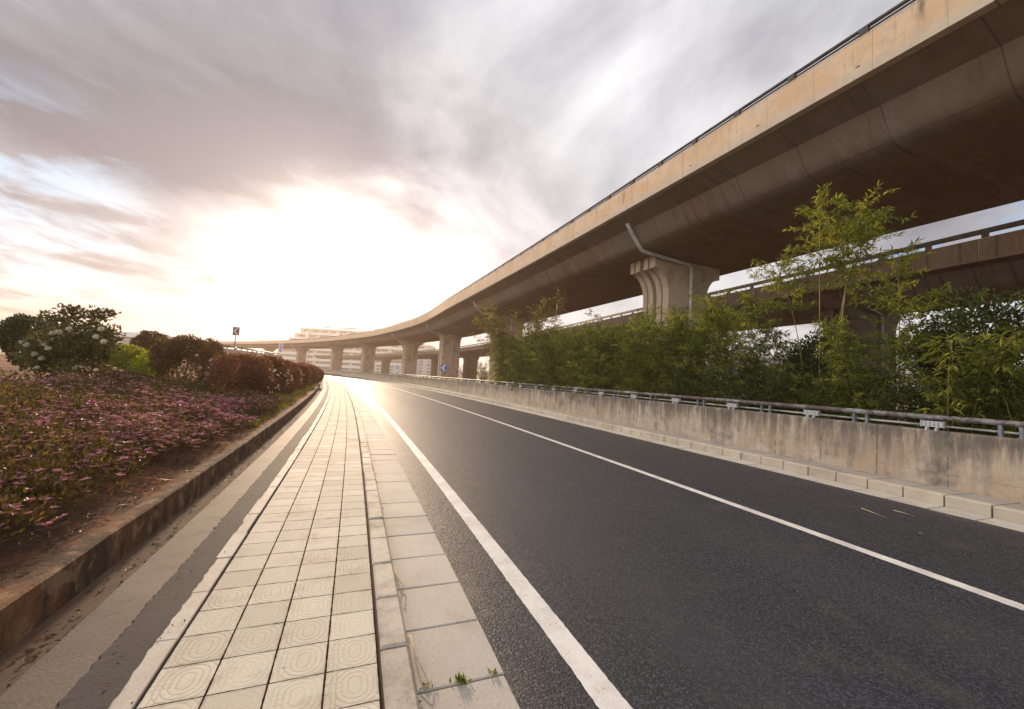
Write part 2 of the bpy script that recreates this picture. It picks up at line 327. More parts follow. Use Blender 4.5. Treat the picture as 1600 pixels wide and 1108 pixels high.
leafmat('culm', (.14, .13, .035), (.25, .20, .05), (.36, .26, .08), .0)
leafmat('bare_twig', (.14, .08, .05), (.2, .12, .08), (.26, .16, .1), .0)

# ------------------------------------------------------------------ mesh building
class MB:
    """Collects numpy geometry; build() makes ONE mesh object."""
    def __init__(s): s.V = []; s.F = []; s.UV = []; s.R = []; s.M = []; s.n = 0; s.smooth = []
    def add(s, V, F, uv=None, rnd=0.0, mi=0, smooth=False):
        V = np.asarray(V, float).reshape(-1, 3); F = [tuple(int(i)+s.n for i in f) for f in F]
        s.V.append(V); s.F += F; s.n += len(V)
        k = len(F); s.M += [mi]*k; s.smooth += [smooth]*k
        s.R += list(np.broadcast_to(rnd, (k,)))
        s.UV.append(np.zeros((len(V), 2)) if uv is None else np.asarray(uv, float))
        return s
    def box(s, c, size, rot=0.0, mi=0, rnd=0.0, bev=0.0, tilt=None):
        x, y, z = [q/2 for q in size]; b = min(bev, x*.9, y*.9, z*.9)
        if b > 0:
            ring = lambda ix, iy, zz: [(-x+ix, -y+iy, zz), (x-ix, -y+iy, zz), (x-ix, y-iy, zz), (-x+ix, y-iy, zz)]
            v = ring(b, b, -z)+ring(0, 0, -z+b)+ring(0, 0, z-b)+ring(b, b, z)
            f = [(3, 2, 1, 0), (12, 13, 14, 15)]
            for q in range(3):
                for k in range(4): f.append((q*4+k, q*4+(k+1) % 4, (q+1)*4+(k+1) % 4, (q+1)*4+k))
        else:
            v = [(sx*x, sy*y, sz*z) for sz in (-1, 1) for sx, sy in ((-1, -1), (1, -1), (1, 1), (-1, 1))]
            f = [(3, 2, 1, 0), (4, 5, 6, 7)]+[(k, (k+1) % 4, 4+(k+1) % 4, 4+k) for k in range(4)]
        v = np.array(v)
        if tilt is not None: v[:, 2] += v[:, 0]*tilt[0]+v[:, 1]*tilt[1]
        ca, sa = math.cos(rot), math.sin(rot); v = np.stack([v[:, 0]*ca-v[:, 1]*sa+c[0], v[:, 0]*sa+v[:, 1]*ca+c[1], v[:, 2]+c[2]], 1)
        return s.add(v, f, None, rnd, mi)
    def tube(s, pts, rad, sides=6, mi=0, rnd=0.0, cap=True):
        P = np.asarray(pts, float); n = len(P); rad = np.broadcast_to(rad, (n,))
        T = np.gradient(P, axis=0); T /= np.linalg.norm(T, axis=1)[:, None]+1e-9
        ref = np.array([0, 0, 1.]) if abs(T[:, 2]).mean() < .8 else np.array([1., 0, 0])
        A = np.cross(T, ref); A /= np.linalg.norm(A, axis=1)[:, None]+1e-9; B = np.cross(A, T)
        an = np.arange(sides)*2*PI/sides
        V = (P[:, None]+rad[:, None, None]*(np.cos(an)[None, :, None]*A[:, None]+np.sin(an)[None, :, None]*B[:, None])).reshape(-1, 3)
        f = [(i*sides+k, i*sides+(k+1) % sides, (i+1)*sides+(k+1) % sides, (i+1)*sides+k) for i in range(n-1) for k in range(sides)]
        if cap: f += [tuple(range(sides))[::-1], tuple((n-1)*sides+k for k in range(sides))]
        return s.add(V, f, None, rnd, mi, True)
    def leaves(s, P, D, N, L, W, rnd, fold=.25, mi=0):
        P, D, N = [np.asarray(a, float) for a in (P, D, N)]; n = len(P)
        D = D/(np.linalg.norm(D, axis=1)[:, None]+1e-9); S_ = np.cross(D, N); S_ /= np.linalg.norm(S_, axis=1)[:, None]+1e-9; N2 = np.cross(S_, D)
        L = np.broadcast_to(L, (n,))[:, None]; W = np.broadcast_to(W, (n,))[:, None]
        mid = P+D*L*.42+N2*W*fold
        V = np.stack([P, mid+S_*W*.5, P+D*L-N2*L*.08, mid-S_*W*.5], 1).reshape(-1, 3)
        i = np.arange(n)*4; F = np.concatenate([np.stack([i, i+1, i+2], 1), np.stack([i, i+2, i+3], 1)])
        return s.add(V, F.tolist(), None, np.concatenate([rnd, rnd]) if np.ndim(rnd) else rnd, mi)
    def build(s, name, mats, parent=None, origin=None):
        V = np.concatenate(s.V); UV = np.concatenate(s.UV)
        base = np.array(parent['_o'][:]) if (parent is not None and '_o' in parent) else np.zeros(3)
        if parent is None and origin is not None: base = np.array(origin)
        me = bpy.data.meshes.new(name); me.from_pydata((V-base).tolist(), [], s.F)
        ul = me.uv_layers.new(name='UVMap'); li = np.zeros(len(me.loops), np.int32); me.loops.foreach_get('vertex_index', li)
        ul.data.foreach_set('uv', UV[li].astype(np.float32).ravel())
        a = me.attributes.new('rnd', 'FLOAT', 'FACE'); a.data.foreach_set('value', np.asarray(s.R, np.float32))
        mats = [mats] if isinstance(mats, str) else mats
        for m_ in mats: me.materials.append(MATS[m_])
        me.polygons.foreach_set('material_index', np.asarray(s.M, np.int32)); me.polygons.foreach_set('use_smooth', np.asarray(s.smooth, bool)); me.update()
        o = bpy.data.objects.new(name, me); COL.objects.link(o)
        if parent is not None: o.parent = parent; o['_o'] = [float(q) for q in base]
        else: o.location = base; o['_o'] = [float(q) for q in base]
        return o

def thing(name, label, cat, loc=(0, 0, 0), group=None):
    o = bpy.data.objects.new(name, None); COL.objects.link(o); o.location = loc; o.empty_display_size = .2; o['_o'] = [float(x) for x in loc]
    return tag(o, label, cat, group)
def tag(o, label, cat, group=None):
    o['label'] = label; o['category'] = cat
    if group: o['group'] = group
    return o
def kind(o, k, label=None, cat=None):
    o['kind'] = k
    if label: o['label'] = label; o['category'] = cat
    return o
def dup(root, loc, rotz, label, group, scale=1.0):
    r = root.copy(); COL.objects.link(r); r.location = loc; r.rotation_euler = (0, 0, rotz); r.scale = (scale,)*3; r['label'] = label; r['group'] = group
    for ch in list(root.children):
        c = ch.copy(); COL.objects.link(c); c.parent = r
        for g_ in list(ch.children):
            d = g_.copy(); COL.objects.link(d); d.parent = c
    return r

def sweep(mb, plan, ss, sec, mi=0, closed=False, jit=None, smooth=False):
    """sec: list of (offset, z). UV = (s, running length of the section)."""
    ss = np.asarray(ss, float); sec = np.array(sec, float); k = len(sec); n = len(ss)
    pts = np.stack([plan.at(ss, np.full(n, o), z) for o, z in sec], 1)
    if jit:
        for c_, amp in jit.items():
            e = (np.convolve(RNG.normal(0, 1, n+40), np.ones(15)/5, 'same')[20:-20]*.25+RNG.normal(0, .6, n))*amp; nn = plan.nrm(ss); pts[:, c_, 0] += nn[:, 0]*e; pts[:, c_, 1] += nn[:, 1]*e
    v = np.concatenate([[0], np.cumsum(np.linalg.norm(np.diff(sec, axis=0), axis=1))])
    uv = np.stack([np.repeat(ss[:, None], k, 1), np.repeat(v[None], n, 0)], -1).reshape(-1, 2)
    F_ = [(i*k+j, i*k+j+1, (i+1)*k+j+1, (i+1)*k+j) for i in range(n-1) for j in range(k-1)]
    if closed: F_ += [(i*k+k-1, i*k, (i+1)*k, (i+1)*k+k-1) for i in range(n-1)]; F_ += [tuple(range(k))[::-1], tuple((n-1)*k+q for q in range(k))]
    return mb.add(pts.reshape(-1, 3), F_, uv, 0.0, mi, smooth)
SR = np.concatenate([np.arange(-9, 40, .5), np.arange(40, 250, 2.)])
SX = np.concatenate([np.arange(1.4, 9, .03), np.arange(9, 24, .12), np.arange(24, 60, .5), np.arange(60, 200, 2)])
SF = np.concatenate([np.arange(-6, 20, .12), np.arange(20, 60, .5), np.arange(60, 200, 2)])

# ------------------------------------------------------------------ ground, road, pavements
mb = MB(); mb.add([(-700, -60, -.6), (700, -60, -.6), (700, 640, -.6), (-700, 640, -.6)], [(0, 1, 2, 3)]); kind(mb.build('ground', 'field'), 'structure')
kind(sweep(MB(), ROAD, SR, [(.86, 0), (8.4, 0)]).build('road', 'asphalt'), 'structure')
# asphalt UV v runs across the road
kind(sweep(MB(), ROAD, SX, [(1.25, .004), (1.41, .004)], jit={0: .0030, 1: .0030}).build('lane_marking', 'road_paint'), 'structure')
kind(sweep(MB(), ROAD, SX, [(5.12, .004), (5.27, .004)], jit={0: .0030, 1: .0030}).build('lane_marking', 'road_paint'), 'structure')
kind(sweep(MB(), ROAD, SF, [(-.764, .100), (.222, .100)]).build('footpath', 'tile_paving'), 'structure')
def stones(name, material, o0, o1, z0, z1, length, s0, s1, gap, bev, var, far_s):
    mb = MB(); k = 0; s_ = s0
    while s_ < s1:
        c = ROAD.at(np.array(s_+length/2), np.array((o0+o1)/2)); n = ROAD.nrm(np.array(s_+length/2)); rot = math.atan2(n[1], n[0])
        v = var if s_ < far_s else 0
        dz = random.gauss(0, v); dn = random.gauss(0, v)
        mb.box((c[0]+n[0]*dn, c[1]+n[1]*dn, (z0+z1)/2+dz), (o1-o0, length-gap, z1-z0), rot, 0, random.random(), bev, (random.gauss(0, v*.6), random.gauss(0, v*1.2)))
        s_ += length; k += 1
    return kind(mb.build(name, material), 'structure')
stones('kerb', 'kerb_concrete', .240, .385, -.15, .118, .5, -2.7, 110, .012, .012, .003, 30)
stones('gutter_slab', 'slab_concrete', .405, .877, -.12, .010, .5, -2.42, 110, .010, .006, .0022, 30)
stones('path_edging', 'border_concrete', -.885, -.780, -.1, .104, .5, -2.8, 110, .008, .005, .003, 30)
stones('gutter_slab', 'pale_gutter', 8.352, 8.80, -.12, .010, .5, -3.1, 110, .008, .006, .002, 20)
stones('kerb', 'pale_kerb', 8.815, 8.98, -.12, .185, .5, -3.1, 110, .014, .012, .003, 20)
stones('footway_slab', 'walk_slab', 8.995, 9.36, -.1, .178, .5, -3.1, 110, .010, .004, .002, 20)
stones('footway_slab', 'walk_slab', 9.37, 9.74, -.1, .176, .5, -3.1, 110, .010, .004, .002, 20)
mb = MB(); sweep(mb, ROAD, SR, [(-.80, .02), (-.80, .06), (.24, .06), (.25, -.02), (.90, -.03)]); kind(mb.build('footpath_bed', 'drain_floor'), 'structure')
mb = MB(); sweep(mb, ROAD, SR, [(8.36, -.04), (8.83, -.02), (9.73, .14)]); kind(mb.build('footway_bed', 'drain_floor'), 'structure')
mb = MB(); sweep(mb, ROAD, SX, [(-1.085, .085), (-1.07, .100), (-.98, .106), (-.87, .105)], jit={0: .010, 1: .010, 3: .007}); kind(mb.build('path_verge', 'strip_asphalt'), 'structure')
mb = MB(); sweep(mb, ROAD, SF, [(-1.325, -.1), (-1.325, .095), (-1.32, .102), (-1.05, .094)], jit={2: .003}); kind(mb.build('drain_margin', 'strip_concrete'), 'structure')
mb = MB(); sweep(mb, ROAD, SF, [(-1.60, .045), (-1.47, .03), (-1.31, .035)]); kind(mb.build('drain', 'drain_floor'), 'structure')
mb = MB(); sweep(mb, ROAD, np.arange(-6, 110, .2), [(-1.70, .20), (-1.69, .298), (-1.585, .302), (-1.567, .288), (-1.56, -.08)][::-1], jit={1: .006, 2: .006, 3: .006})
tag(mb.build('planter_kerb', 'mossy_concrete'), 'long mossy brown low concrete kerb wall holding the flower bed above the drain', 'kerb wall')

def zl(off):   # mound height on the left of the path
    return float(np.interp(-off, [1.6, 2.4, 4, 6, 9, 14, 25, 60], [.29, .36, .55, .80, 1.0, 1.05, .9, .3]))
mb = MB(); offs = np.array([-1.66, -1.9, -2.2, -2.6, -3.1, -3.8, -4.6, -5.5, -6.5, -8, -10, -13, -18, -26, -40, -60]); ssm = np.concatenate([np.arange(-9, 16, .3), np.arange(16, 150, 2.)])
P = np.stack([ROAD.at(ssm, np.full(len(ssm), o), zl(o)) for o in offs], 1); P[:, 1:, 2] += RNG.normal(0, .018, P[:, 1:, 2].shape)
k = len(offs); mb.add(P.reshape(-1, 3), [(i*k+j+1, i*k+j, (i+1)*k+j, (i+1)*k+j+1) for i in range(len(ssm)-1) for j in range(k-1)], None, 0, 0, True); kind(mb.build('planting_soil', 'red_soil'), 'structure')
mb = MB(); offs = np.array([9.93, 10.6, 12, 16, 22, 30, 45]); zz = [.75, .8, .75, .55, .4, .2, -.7]
P = np.stack([ROAD.at(SR, np.full(len(SR), o), z) for o, z in zip(offs, zz)], 1); k = len(offs)
mb.add(P.reshape(-1, 3), [(i*k+j, i*k+j+1, (i+1)*k+j+1, (i+1)*k+j) for i in range(len(SR)-1) for j in range(k-1)], None, 0, 0, True); kind(mb.build('verge', 'red_soil'), 'structure')

# ------------------------------------------------------------------ right retaining wall, guard rail, reflector blocks
mb = MB(); sweep(mb, ROAD, SR[:-10], [(9.735, .10), (9.76, 1.115), (9.775, 1.147), (10.02, 1.150), (10.03, .5)], jit={1: .004, 2: .004})
tag(mb.build('retaining_wall', 'stained_wall'), 'long low concrete wall with dark streaks and orange tint along the far side of the road', 'wall')
gr = thing('guard_rail', 'long weathered tube guard rail on paired grey posts along the top of the stained wall', 'guard rail', ROAD.at(np.array(8.), np.array(9.93), 1.147).tolist())
srail = np.concatenate([np.arange(-4, 40, .4), np.arange(40, 150, 2.)])
mb = MB(); mb.tube(ROAD.at(srail, np.full(len(srail), 9.93), 1.375), .052, 10); mb.build('top_tube', 'flaking_rail', gr)
mb = MB(); mb.tube(ROAD.at(srail, np.full(len(srail), 10.0), 1.225), .022, 6); mb.build('lower_tube', 'pale_rail', gr)
for i in range(34):
    for d_ in (-.11, .11):
        s_ = -1.0+2.02*i+d_; c = ROAD.at(np.array(s_), np.array(9.93)); n = ROAD.nrm(np.array(s_)); a = math.atan2(n[1], n[0])
        mb = MB(); mb.box((c[0], c[1], 1.24), (.07, .045, .19), a, 0, 0, .006); mb.box((c[0], c[1], 1.153), (.12, .08, .012), a); mb.build('post', 'post_steel', gr)
ORD = ['nearest', 'second nearest', 'third nearest', 'fourth nearest', 'fifth nearest', 'sixth nearest', 'seventh nearest', 'eighth nearest', 'ninth nearest', 'tenth nearest', 'eleventh nearest', 'twelfth nearest', 'thirteenth nearest', 'fourteenth nearest', 'fifteenth nearest', 'sixteenth nearest']
def make_block(s_, lab):
    c = ROAD.at(np.array(s_), np.array(9.82), 1.150); n = ROAD.nrm(np.array(s_)); a = math.atan2(n[1], n[0])
    t = thing('reflector_block', lab, 'reflector block', c.tolist(), 'white reflector blocks on the wall'); t.rotation_euler.z = a; t['_o'] = [0., 0., 0.]
    mb = MB(); mb.box((0, 0, .105), (.05, .27, .105), 0, 0, 0, .004)
    for iy in range(4):
        for iz in range(3):
            y0, z0 = -.085+iy*.056, .078+iz*.027
            an = np.arange(8)*PI/4; V = np.stack([np.full(8, -.0275), y0+.0125*np.cos(an), z0+.0085*np.sin(an)], 1); mb.add(V, [tuple(range(8))[::-1]], None, 0, 1)
    mb.build('panel', ['white_plastic', 'dark_dot'], t)
    for y in (-.15, .15):
        mb = MB(); mb.box((0, y, .105), (.06, .028, .125), 0, 0, 0, .004); mb.build('end_bracket', 'grey_frame', t)
    for y in (-.065, .065):
        mb = MB(); mb.box((-.05, y, .012), (.05, .03, .06), 0, 0, 0, .004); mb.box((-.005, y, .03), (.05, .024, .05)); mb.build('foot', 'white_plastic', t)
    return t
for i in range(16):
    make_block(3.92+2.02*i if i else 3.92, f'white drilled reflector block on the wall top, {ORD[i]} to the camera of its row')

# ------------------------------------------------------------------ viaducts
SV = np.arange(0, VIA.S[-1]-1, 1.0); SW = np.arange(0, VIB.S[-1]-1, 1.0)
def viaduct(plan, SS, name, label, zs, zb, zt, W, parmat, u1, piers, pier_fn, rail_h, depth_mat, flat=0.0):
    o0 = plan.at(np.array(40.), np.array(W/2), 0.0).tolist()
    t = thing(name, label, 'viaduct', o0)
    zw = zs+.9 if zs+.9 < zb-.05 else zb-.12
    left = [(.32, zb+.003), ((.32+u1-.62)/2, (zb+.003+zw+.10)/2), (u1-.62, zw+.10), (u1-.30, zs+.52), (u1-.08, zs+.24), (u1+.2, zs+.07), (u1+.6, zs)]
    sec = left+[(W-u, z) for u, z in left[::-1]]
    mb = MB(); sweep(mb, plan, SS, left[:3]); sweep(mb, plan, SS, sec[2:-2], smooth=True); sweep(mb, plan, SS, sec[-3:]); gd = mb.build('girder', depth_mat, t)
    for m_ in (0, 1):
        par = [(.02, zb), (0, zt-.03), (.02, zt), (.26, zt), (.30, zb+.35)]
        if m_: par = [(W-u, z) for u, z in par][::-1]
        mb = MB(); sweep(mb, plan, SS, par)
        under = [(.30, zb+.004), (.02, zb)]
        if m_: under = [(W-u, z) for u, z in under][::-1]
        sweep(mb, plan, SS, under); mb.build('parapet', parmat, t)
    mb = MB(); sweep(mb, plan, SS, [(.28, zb+.34), (W-.28, zb+.34)]); mb.build('deck', depth_mat, t)
    for m_ in (0, 1):
        u = .13 if not m_ else W-.13
        sp_ = SS[SS < 240]
        mb = MB()
        if flat: sweep(mb, plan, sp_, [(u-.06, zt+rail_h-flat), (u-.06, zt+rail_h), (u+.06, zt+rail_h), (u+.06, zt+rail_h-flat)], closed=True)
        else: mb.tube(plan.at(sp_, np.full(len(sp_), u), zt+rail_h), .055, 8)
        mb.tube(plan.at(sp_, np.full(len(sp_), u), zt+rail_h*.52), .03, 6); hr = mb.build('handrail', 'dark_steel', t)
        far = MB(); q = np.arange(1, 230, 2.0)
        for i, s_ in enumerate(q):
            c = plan.at(np.array(s_), np.array(u), zt+rail_h*.5); n = plan.nrm(np.array(s_)); a = math.atan2(n[1], n[0])
            if m_ == 0 and i < 60:
                mb = MB(); mb.box(c, (.12, .22, rail_h), a, 0, 0, .01); mb.build('post', 'dark_steel', hr)
            else: far.box(c, (.12, .22, rail_h), a)
        po = far.build('post', 'dark_steel', hr); po['kind'] = 'stuff'
    for s_, kd in piers: pier_fn(plan, s_, kd, zs, W, t)
    return t

def pier(plan, s_, kd, zs, W, t, cw=5.3, th=2.2, inset=1.1, drop=1.55, capz=.72):
    """Hammerhead pier: flared shaft with pairs of raised ribs on its two narrow ends; local x across the deck."""
    c = plan.at(np.array(s_), np.array(W/2), 0.0); n = plan.nrm(np.array(s_)); a = math.atan2(n[1], n[0]); ca, sa = math.cos(a), math.sin(a)
    if kd == 'slim': cw, inset, drop, capz = 4.3, .42, 1.1, .5
    hw = cw/2
    def prof(setb, top):     # right half outline from the base up
        w = hw-setb; q = [(w-inset, 0.0)]
        for k in range(9):
            ph = k/8*PI/2; q.append((w-inset+inset*(1-math.cos(ph)), top-capz-drop+drop*math.sin(ph)))
        q += [(w+.03, top-capz), (w+.03, top)]
        return q
    def slab(y0, y1, setb, top, mi):
        r = prof(setb, top); L = [(-x, z) for x, z in r[::-1]]; out = r+L; m_ = len(out)
        V = []
        for y in (y0, y1):
            for x, z in out: V.append((c[0]+x*ca-y*sa, c[1]+x*sa+y*ca, z))
        f = [tuple(range(m_)), tuple(range(m_, 2*m_))[::-1]]+[(k, (k+1) % m_+m_ if False else k+m_, (k+1) % m_+m_, (k+1) % m_) for k in range(m_)]
        return V, f
    top = zs+.02
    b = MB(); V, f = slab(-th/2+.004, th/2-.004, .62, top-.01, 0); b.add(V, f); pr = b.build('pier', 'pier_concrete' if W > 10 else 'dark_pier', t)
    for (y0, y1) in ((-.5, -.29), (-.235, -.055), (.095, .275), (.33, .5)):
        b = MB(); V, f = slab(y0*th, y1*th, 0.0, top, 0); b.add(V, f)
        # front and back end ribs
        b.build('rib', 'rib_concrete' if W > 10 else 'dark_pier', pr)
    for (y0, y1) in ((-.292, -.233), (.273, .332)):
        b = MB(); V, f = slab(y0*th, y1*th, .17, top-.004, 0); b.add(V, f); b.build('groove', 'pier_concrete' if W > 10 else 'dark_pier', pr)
    # drain pipe: down the web, along the soffit, down the near face
    def L(x, y, z): return (c[0]+x*ca-y*sa, c[1]+x*sa+y*ca, z)
    yf = -th/2-.11
    pts = [L(-W/2+.95, yf-.55, zs+1.15), L(-W/2+1.35, yf-.5, zs+.66), L(-W/2+2.2, yf-.35, zs-.10), L(-W/2+2.6, yf-.3, zs-.14), L(-.2, yf-.02, zs-.18), L(.05, yf, zs-.28), L(.12, yf, zs-.5), L(.12, yf, 0.0)]
    b = MB(); b.tube(pts, .11 if W > 10 else .08, 10)
    for z in (zs-1.6, zs-3.4, zs-5.2):
        if z > .5: b.tube([L(.12, yf, z-.04), L(.12, yf, z+.04)], .125, 10)
    b.build('drainpipe', 'grey_pipe' if W > 10 else 'post_steel', pr)
def near_s(plan, pts): return [plan.near(p)[0] for p in pts]
pa = near_s(VIA, [(4.4, 22.8), (-6.9, 48), (-17.6, 72.9), (-29.6, 94.6), (-48.4, 120.0), (-67.9, 140), (-92.5, 163), (-117.5, 182)])
pb = near_s(VIB, [(19.0, 24.7), (7.5, 56), (-3, 83), (-15, 111), (-29, 135), (-45, 159), (-62, 184)])
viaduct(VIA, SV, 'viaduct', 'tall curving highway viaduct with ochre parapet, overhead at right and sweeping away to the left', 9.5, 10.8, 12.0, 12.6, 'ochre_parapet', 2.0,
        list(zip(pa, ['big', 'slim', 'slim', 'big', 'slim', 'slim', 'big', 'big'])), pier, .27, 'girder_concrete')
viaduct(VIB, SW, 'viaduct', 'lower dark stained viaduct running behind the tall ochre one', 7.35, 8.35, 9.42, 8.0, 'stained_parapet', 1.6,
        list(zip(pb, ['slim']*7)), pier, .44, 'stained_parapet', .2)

# ------------------------------------------------------------------ vegetation generators
def rdir(n): v = RNG.normal(0, 1, (n, 3)); return v/np.linalg.norm(v, axis=1)[:, None]
def bamboo(label, loc, n_culm, hgt, spread, group, bare=.15, leafmats='bamboo_leaf', seed=0, dens=1.0, droop=.5, lean=None, arm=1.0):
    rs = np.random.default_rng(seed+100)
    t = thing('bamboo', label, 'bamboo', loc, group); t['_o'] = [0., 0., 0.]
    cul, lv = MB(), MB(); LP, LD, LN, LL, LT = [], [], [], [], []
    for c in range(n_culm):
        a = rs.uniform(0, 2*PI); r = spread*.4*math.sqrt(rs.uniform()); b = np.array([r*math.cos(a), r*math.sin(a), -.1]); h = hgt*rs.uniform(.62, 1.0)
        ld = np.array([math.cos(a), math.sin(a), 0])*spread*rs.uniform(.35, 1.0) if lean is None else np.array(lean)+rs.normal(0, .25, 3)*np.array([1, 1, 0])
        tt = np.linspace(0, 1, 14); pts = b+np.outer(tt, [0, 0, h])+np.outer(tt**2.0, ld)-np.outer(tt**4, [0, 0, h*.14*droop])
        rad0 = .006+h*.0026
        cul.tube(pts, np.linspace(rad0, .003, 14), 5, 0, rs.uniform())
        nn = int(h/.125*dens)
        for q in range(nn):
            t0 = bare+(1-bare)*((q+rs.uniform())/nn); p0 = np.array([np.interp(t0, tt, pts[:, k]) for k in range(3)])
            for br in range(rs.integers(1, 4)):
                az = rs.uniform(0, 2*PI); ln = (.25+.55*rs.uniform())*(1.15-.55*t0)*min(1.25, hgt/4.2)*arm
                tone = rs.normal(0, .2); d0 = np.array([math.cos(az), math.sin(az), rs.uniform(.25, .9)]); d0 /= np.linalg.norm(d0)
                m_ = max(3, int(ln/.085)); tb = np.linspace(0, 1, m_); bp = p0+np.outer(tb*ln, d0)-np.outer((tb*ln)**2*.75*droop, [0, 0, 1])
                if br == 0: cul.tube(bp[[0, m_//2, m_-1]], [.004, .003, .0015], 3, 0, rs.uniform(), False)
                for j in range(1, m_):
                    for w in range(rs.integers(3, 6)):
                        LP.append(bp[j]); dd = d0*.8+rs.normal(0, .55, 3); dd[2] -= .42*droop+.1; LD.append(dd); LN.append(np.array([0, 0, 1])+rs.normal(0, .45, 3)); LL.append(rs.uniform(.075, .15)); LT.append(tone)
    LL = np.array(LL); n = len(LL); rnd = np.clip(rs.beta(1.6, 2.2, n)*.9+np.array(LT)+.05, 0, 1)
    lv.leaves(LP, LD, LN, LL*1.38, LL*.27, rnd, .3)
    cul.build('culms', 'culm', t); lv.build('foliage', leafmats, t)
    return t
def blob_leaves(mb, c, rad, n, size, seed, bumps=.22, ratio=.5, hollow=.55, up=.3, mi=0, low=-1.0):
    rs = np.random.default_rng(seed)
    d = rs.normal(0, 1, (n, 3)); d /= np.linalg.norm(d, axis=1)[:, None]; d = d[d[:, 2] > low]; n = len(d)
    lob = rs.normal(0, 1, (9, 3)); lob /= np.linalg.norm(lob, axis=1)[:, None]
    k = np.max(d@lob.T, axis=1); sh = 1-bumps+bumps*1.6*np.clip((k-.55)/.45, 0, 1)**.7
    rr = (hollow+(1-hollow)*rs.uniform(0, 1, n)**.55)*sh
    P_ = d*rr[:, None]*np.array(rad)+np.array(c)
    D_ = d*.7+rs.normal(0, .6, (n, 3)); D_[:, 2] += up; N_ = d+rs.normal(0, .6, (n, 3))
    L_ = size*rs.uniform(.6, 1.3, n); mb.leaves(P_, D_, N_, L_, L_*ratio, rs.beta(2, 2.2, n), .25, mi)
    return P_
def blossom_mesh(size, seed, petals=9):
    rs = np.random.default_rng(seed); mb = MB(); P_, D_, N_, L_ = [], [], [], []
    for k in range(petals*4):
        d = rs.normal(0, 1, 3); d /= np.linalg.norm(d); a = rs.normal(0, 1, 3); a -= d*(a@d)
        P_.append(d*size*.55-a*size*.35/np.linalg.norm(a)); D_.append(a); N_.append(d); L_.append(size*rs.uniform(.8, 1.1))
    L_ = np.array(L_); mb.leaves(P_, D_, N_, L_, L_*.95, rs.uniform(0, 1, len(L_)), .3); return mb
def on_mound(x, y, dz=0.0):
    z = .6
    for _ in range(12):
        p = at_z(x, y, z); s_, o = ROAD.near(p); z = .5*z+.5*(zl(o)+dz)
    return at_z(x, y, z)

# ---- bamboo hedge on the right
GB = 'bamboo clumps behind the guard rail'
protos = [bamboo('leafy bamboo clump in the unbroken green row behind the guard rail', (0, 0, 0), nc, h, sprd, GB, .03, lm, sd, de, dr)
          for nc, h, sprd, lm, sd, de, dr in ((11, 4.2, 1.3, 'bamboo_leaf', 1, 1.0, .6), (10, 3.8, 1.4, 'bamboo_leaf', 2, 1.1, .8), (9, 4.6, 1.2, 'bamboo_leaf_yellow', 3, .9, .5), (12, 3.4, 1.5, 'bamboo_leaf', 4, 1.1, .9), (9, 2.6, 1.3, 'dark_leaf', 5, 1.3, .9))]
def shared(s_):
    if s_ > 10.7: return 'leafy green bamboo clump in the even hedge behind the rail, left of the ribbed pier'
    if s_ > 6.9: return 'leafy green bamboo clump of the low hedge between the ribbed pier and the tallest bamboo'
    return 'leafy green bamboo clump of the low hedge behind the rail, right of the tallest bamboo'
hed = []   # (s, off, proto, scale)
for i, s_ in enumerate(np.arange(1.4, 10.4, .78)):
    hed.append((s_, 10.85+.25*math.sin(i*2.1), [3, 4, 1, 3, 4, 0, 3][i % 7], .66+.10*math.sin(i*1.7) + (.12 if s_ > 7.6 else 0)))
for i, s_ in enumerate(np.arange(2.4, 10.6, 2.1)):
    hed.append((s_, 12.3+.4*math.sin(i*1.3), [4, 1, 4, 3][i % 4], .80+.09*math.sin(i*2.7)))
for i, s_ in enumerate(np.arange(10.8, 27.5, .95)):
    hed.append((s_, 10.8+.3*math.sin(i*2.3), [0, 1, 2, 3, 0][i % 5], .98+.10*math.sin(i*1.9)))
for i, s_ in enumerate(np.arange(11.5, 28, 1.35)):
    hed.append((s_, 12.4+.5*math.sin(i*1.1), [1, 0, 3, 2][i % 4], 1.12+.10*math.sin(i*2.2)))
first = {}
for s_, o, p, k in hed:
    loc = ROAD.at(np.array(s_), np.array(o), .75); rz = random.uniform(0, 6.28)
    if p not in first:
        first[p] = 1; r = protos[p]; r.location = loc; r.rotation_euler.z = rz; r.scale = (k,)*3; r['label'] = shared(s_)
    else: dup(protos[p], loc, rz, shared(s_), GB, k)
def place(o, s_, off, z=.75): o.location = ROAD.at(np.array(s_), np.array(off), z); return o
GT = 'tall bamboo standing above the hedge'
place(bamboo('tallest bamboo, thin yellow stems rising from the hedge up against the viaduct soffit', (0, 0, 0), 4, 6.75, .8, GT, .66, 'bamboo_leaf_yellow', 21, .50, .35, None, 1.55), 6.8, 11.6)
place(bamboo('tall yellow green bamboo spray just right of the ribbed pier and its pipe', (0, 0, 0), 3, 5.0, .7, GT, .5, 'bamboo_leaf_yellow', 22, .8, .4, None, 1.55), 9.6, 11.3)
place(bamboo('spreading bamboo top with side sprays, to the right of the tallest bamboo', (0, 0, 0), 3, 4.75, .9, GT, .58, 'bamboo_leaf_yellow', 23, .6, .3, None, 1.55), 5.1, 11.5)
place(bamboo('broad yellowish bamboo at the right edge of the photo, taller than the hedge around it', (0, 0, 0), 4, 4.4, 1.0, GT, .55, 'bamboo_leaf_yellow', 24, .9, .6, None, 1.55), 3.0, 11.0)
place(bamboo('leaning bare yellow bamboo stem with a leafy tip above the middle of the hedge', (0, 0, 0), 2, 4.6, .9, GT, .55, 'bamboo_leaf', 25, .9, .6, (-1.4, .2, 0)), 7.6, 11.2)
place(bamboo('low bamboo with long drooping fronds hanging over the guard rail near the right edge', (0, 0, 0), 5, 2.9, 1.2, GT, .25, 'bamboo_leaf', 26, 1.2, 1.5, (-.7, -.6, 0)), 3.7, 10.4)
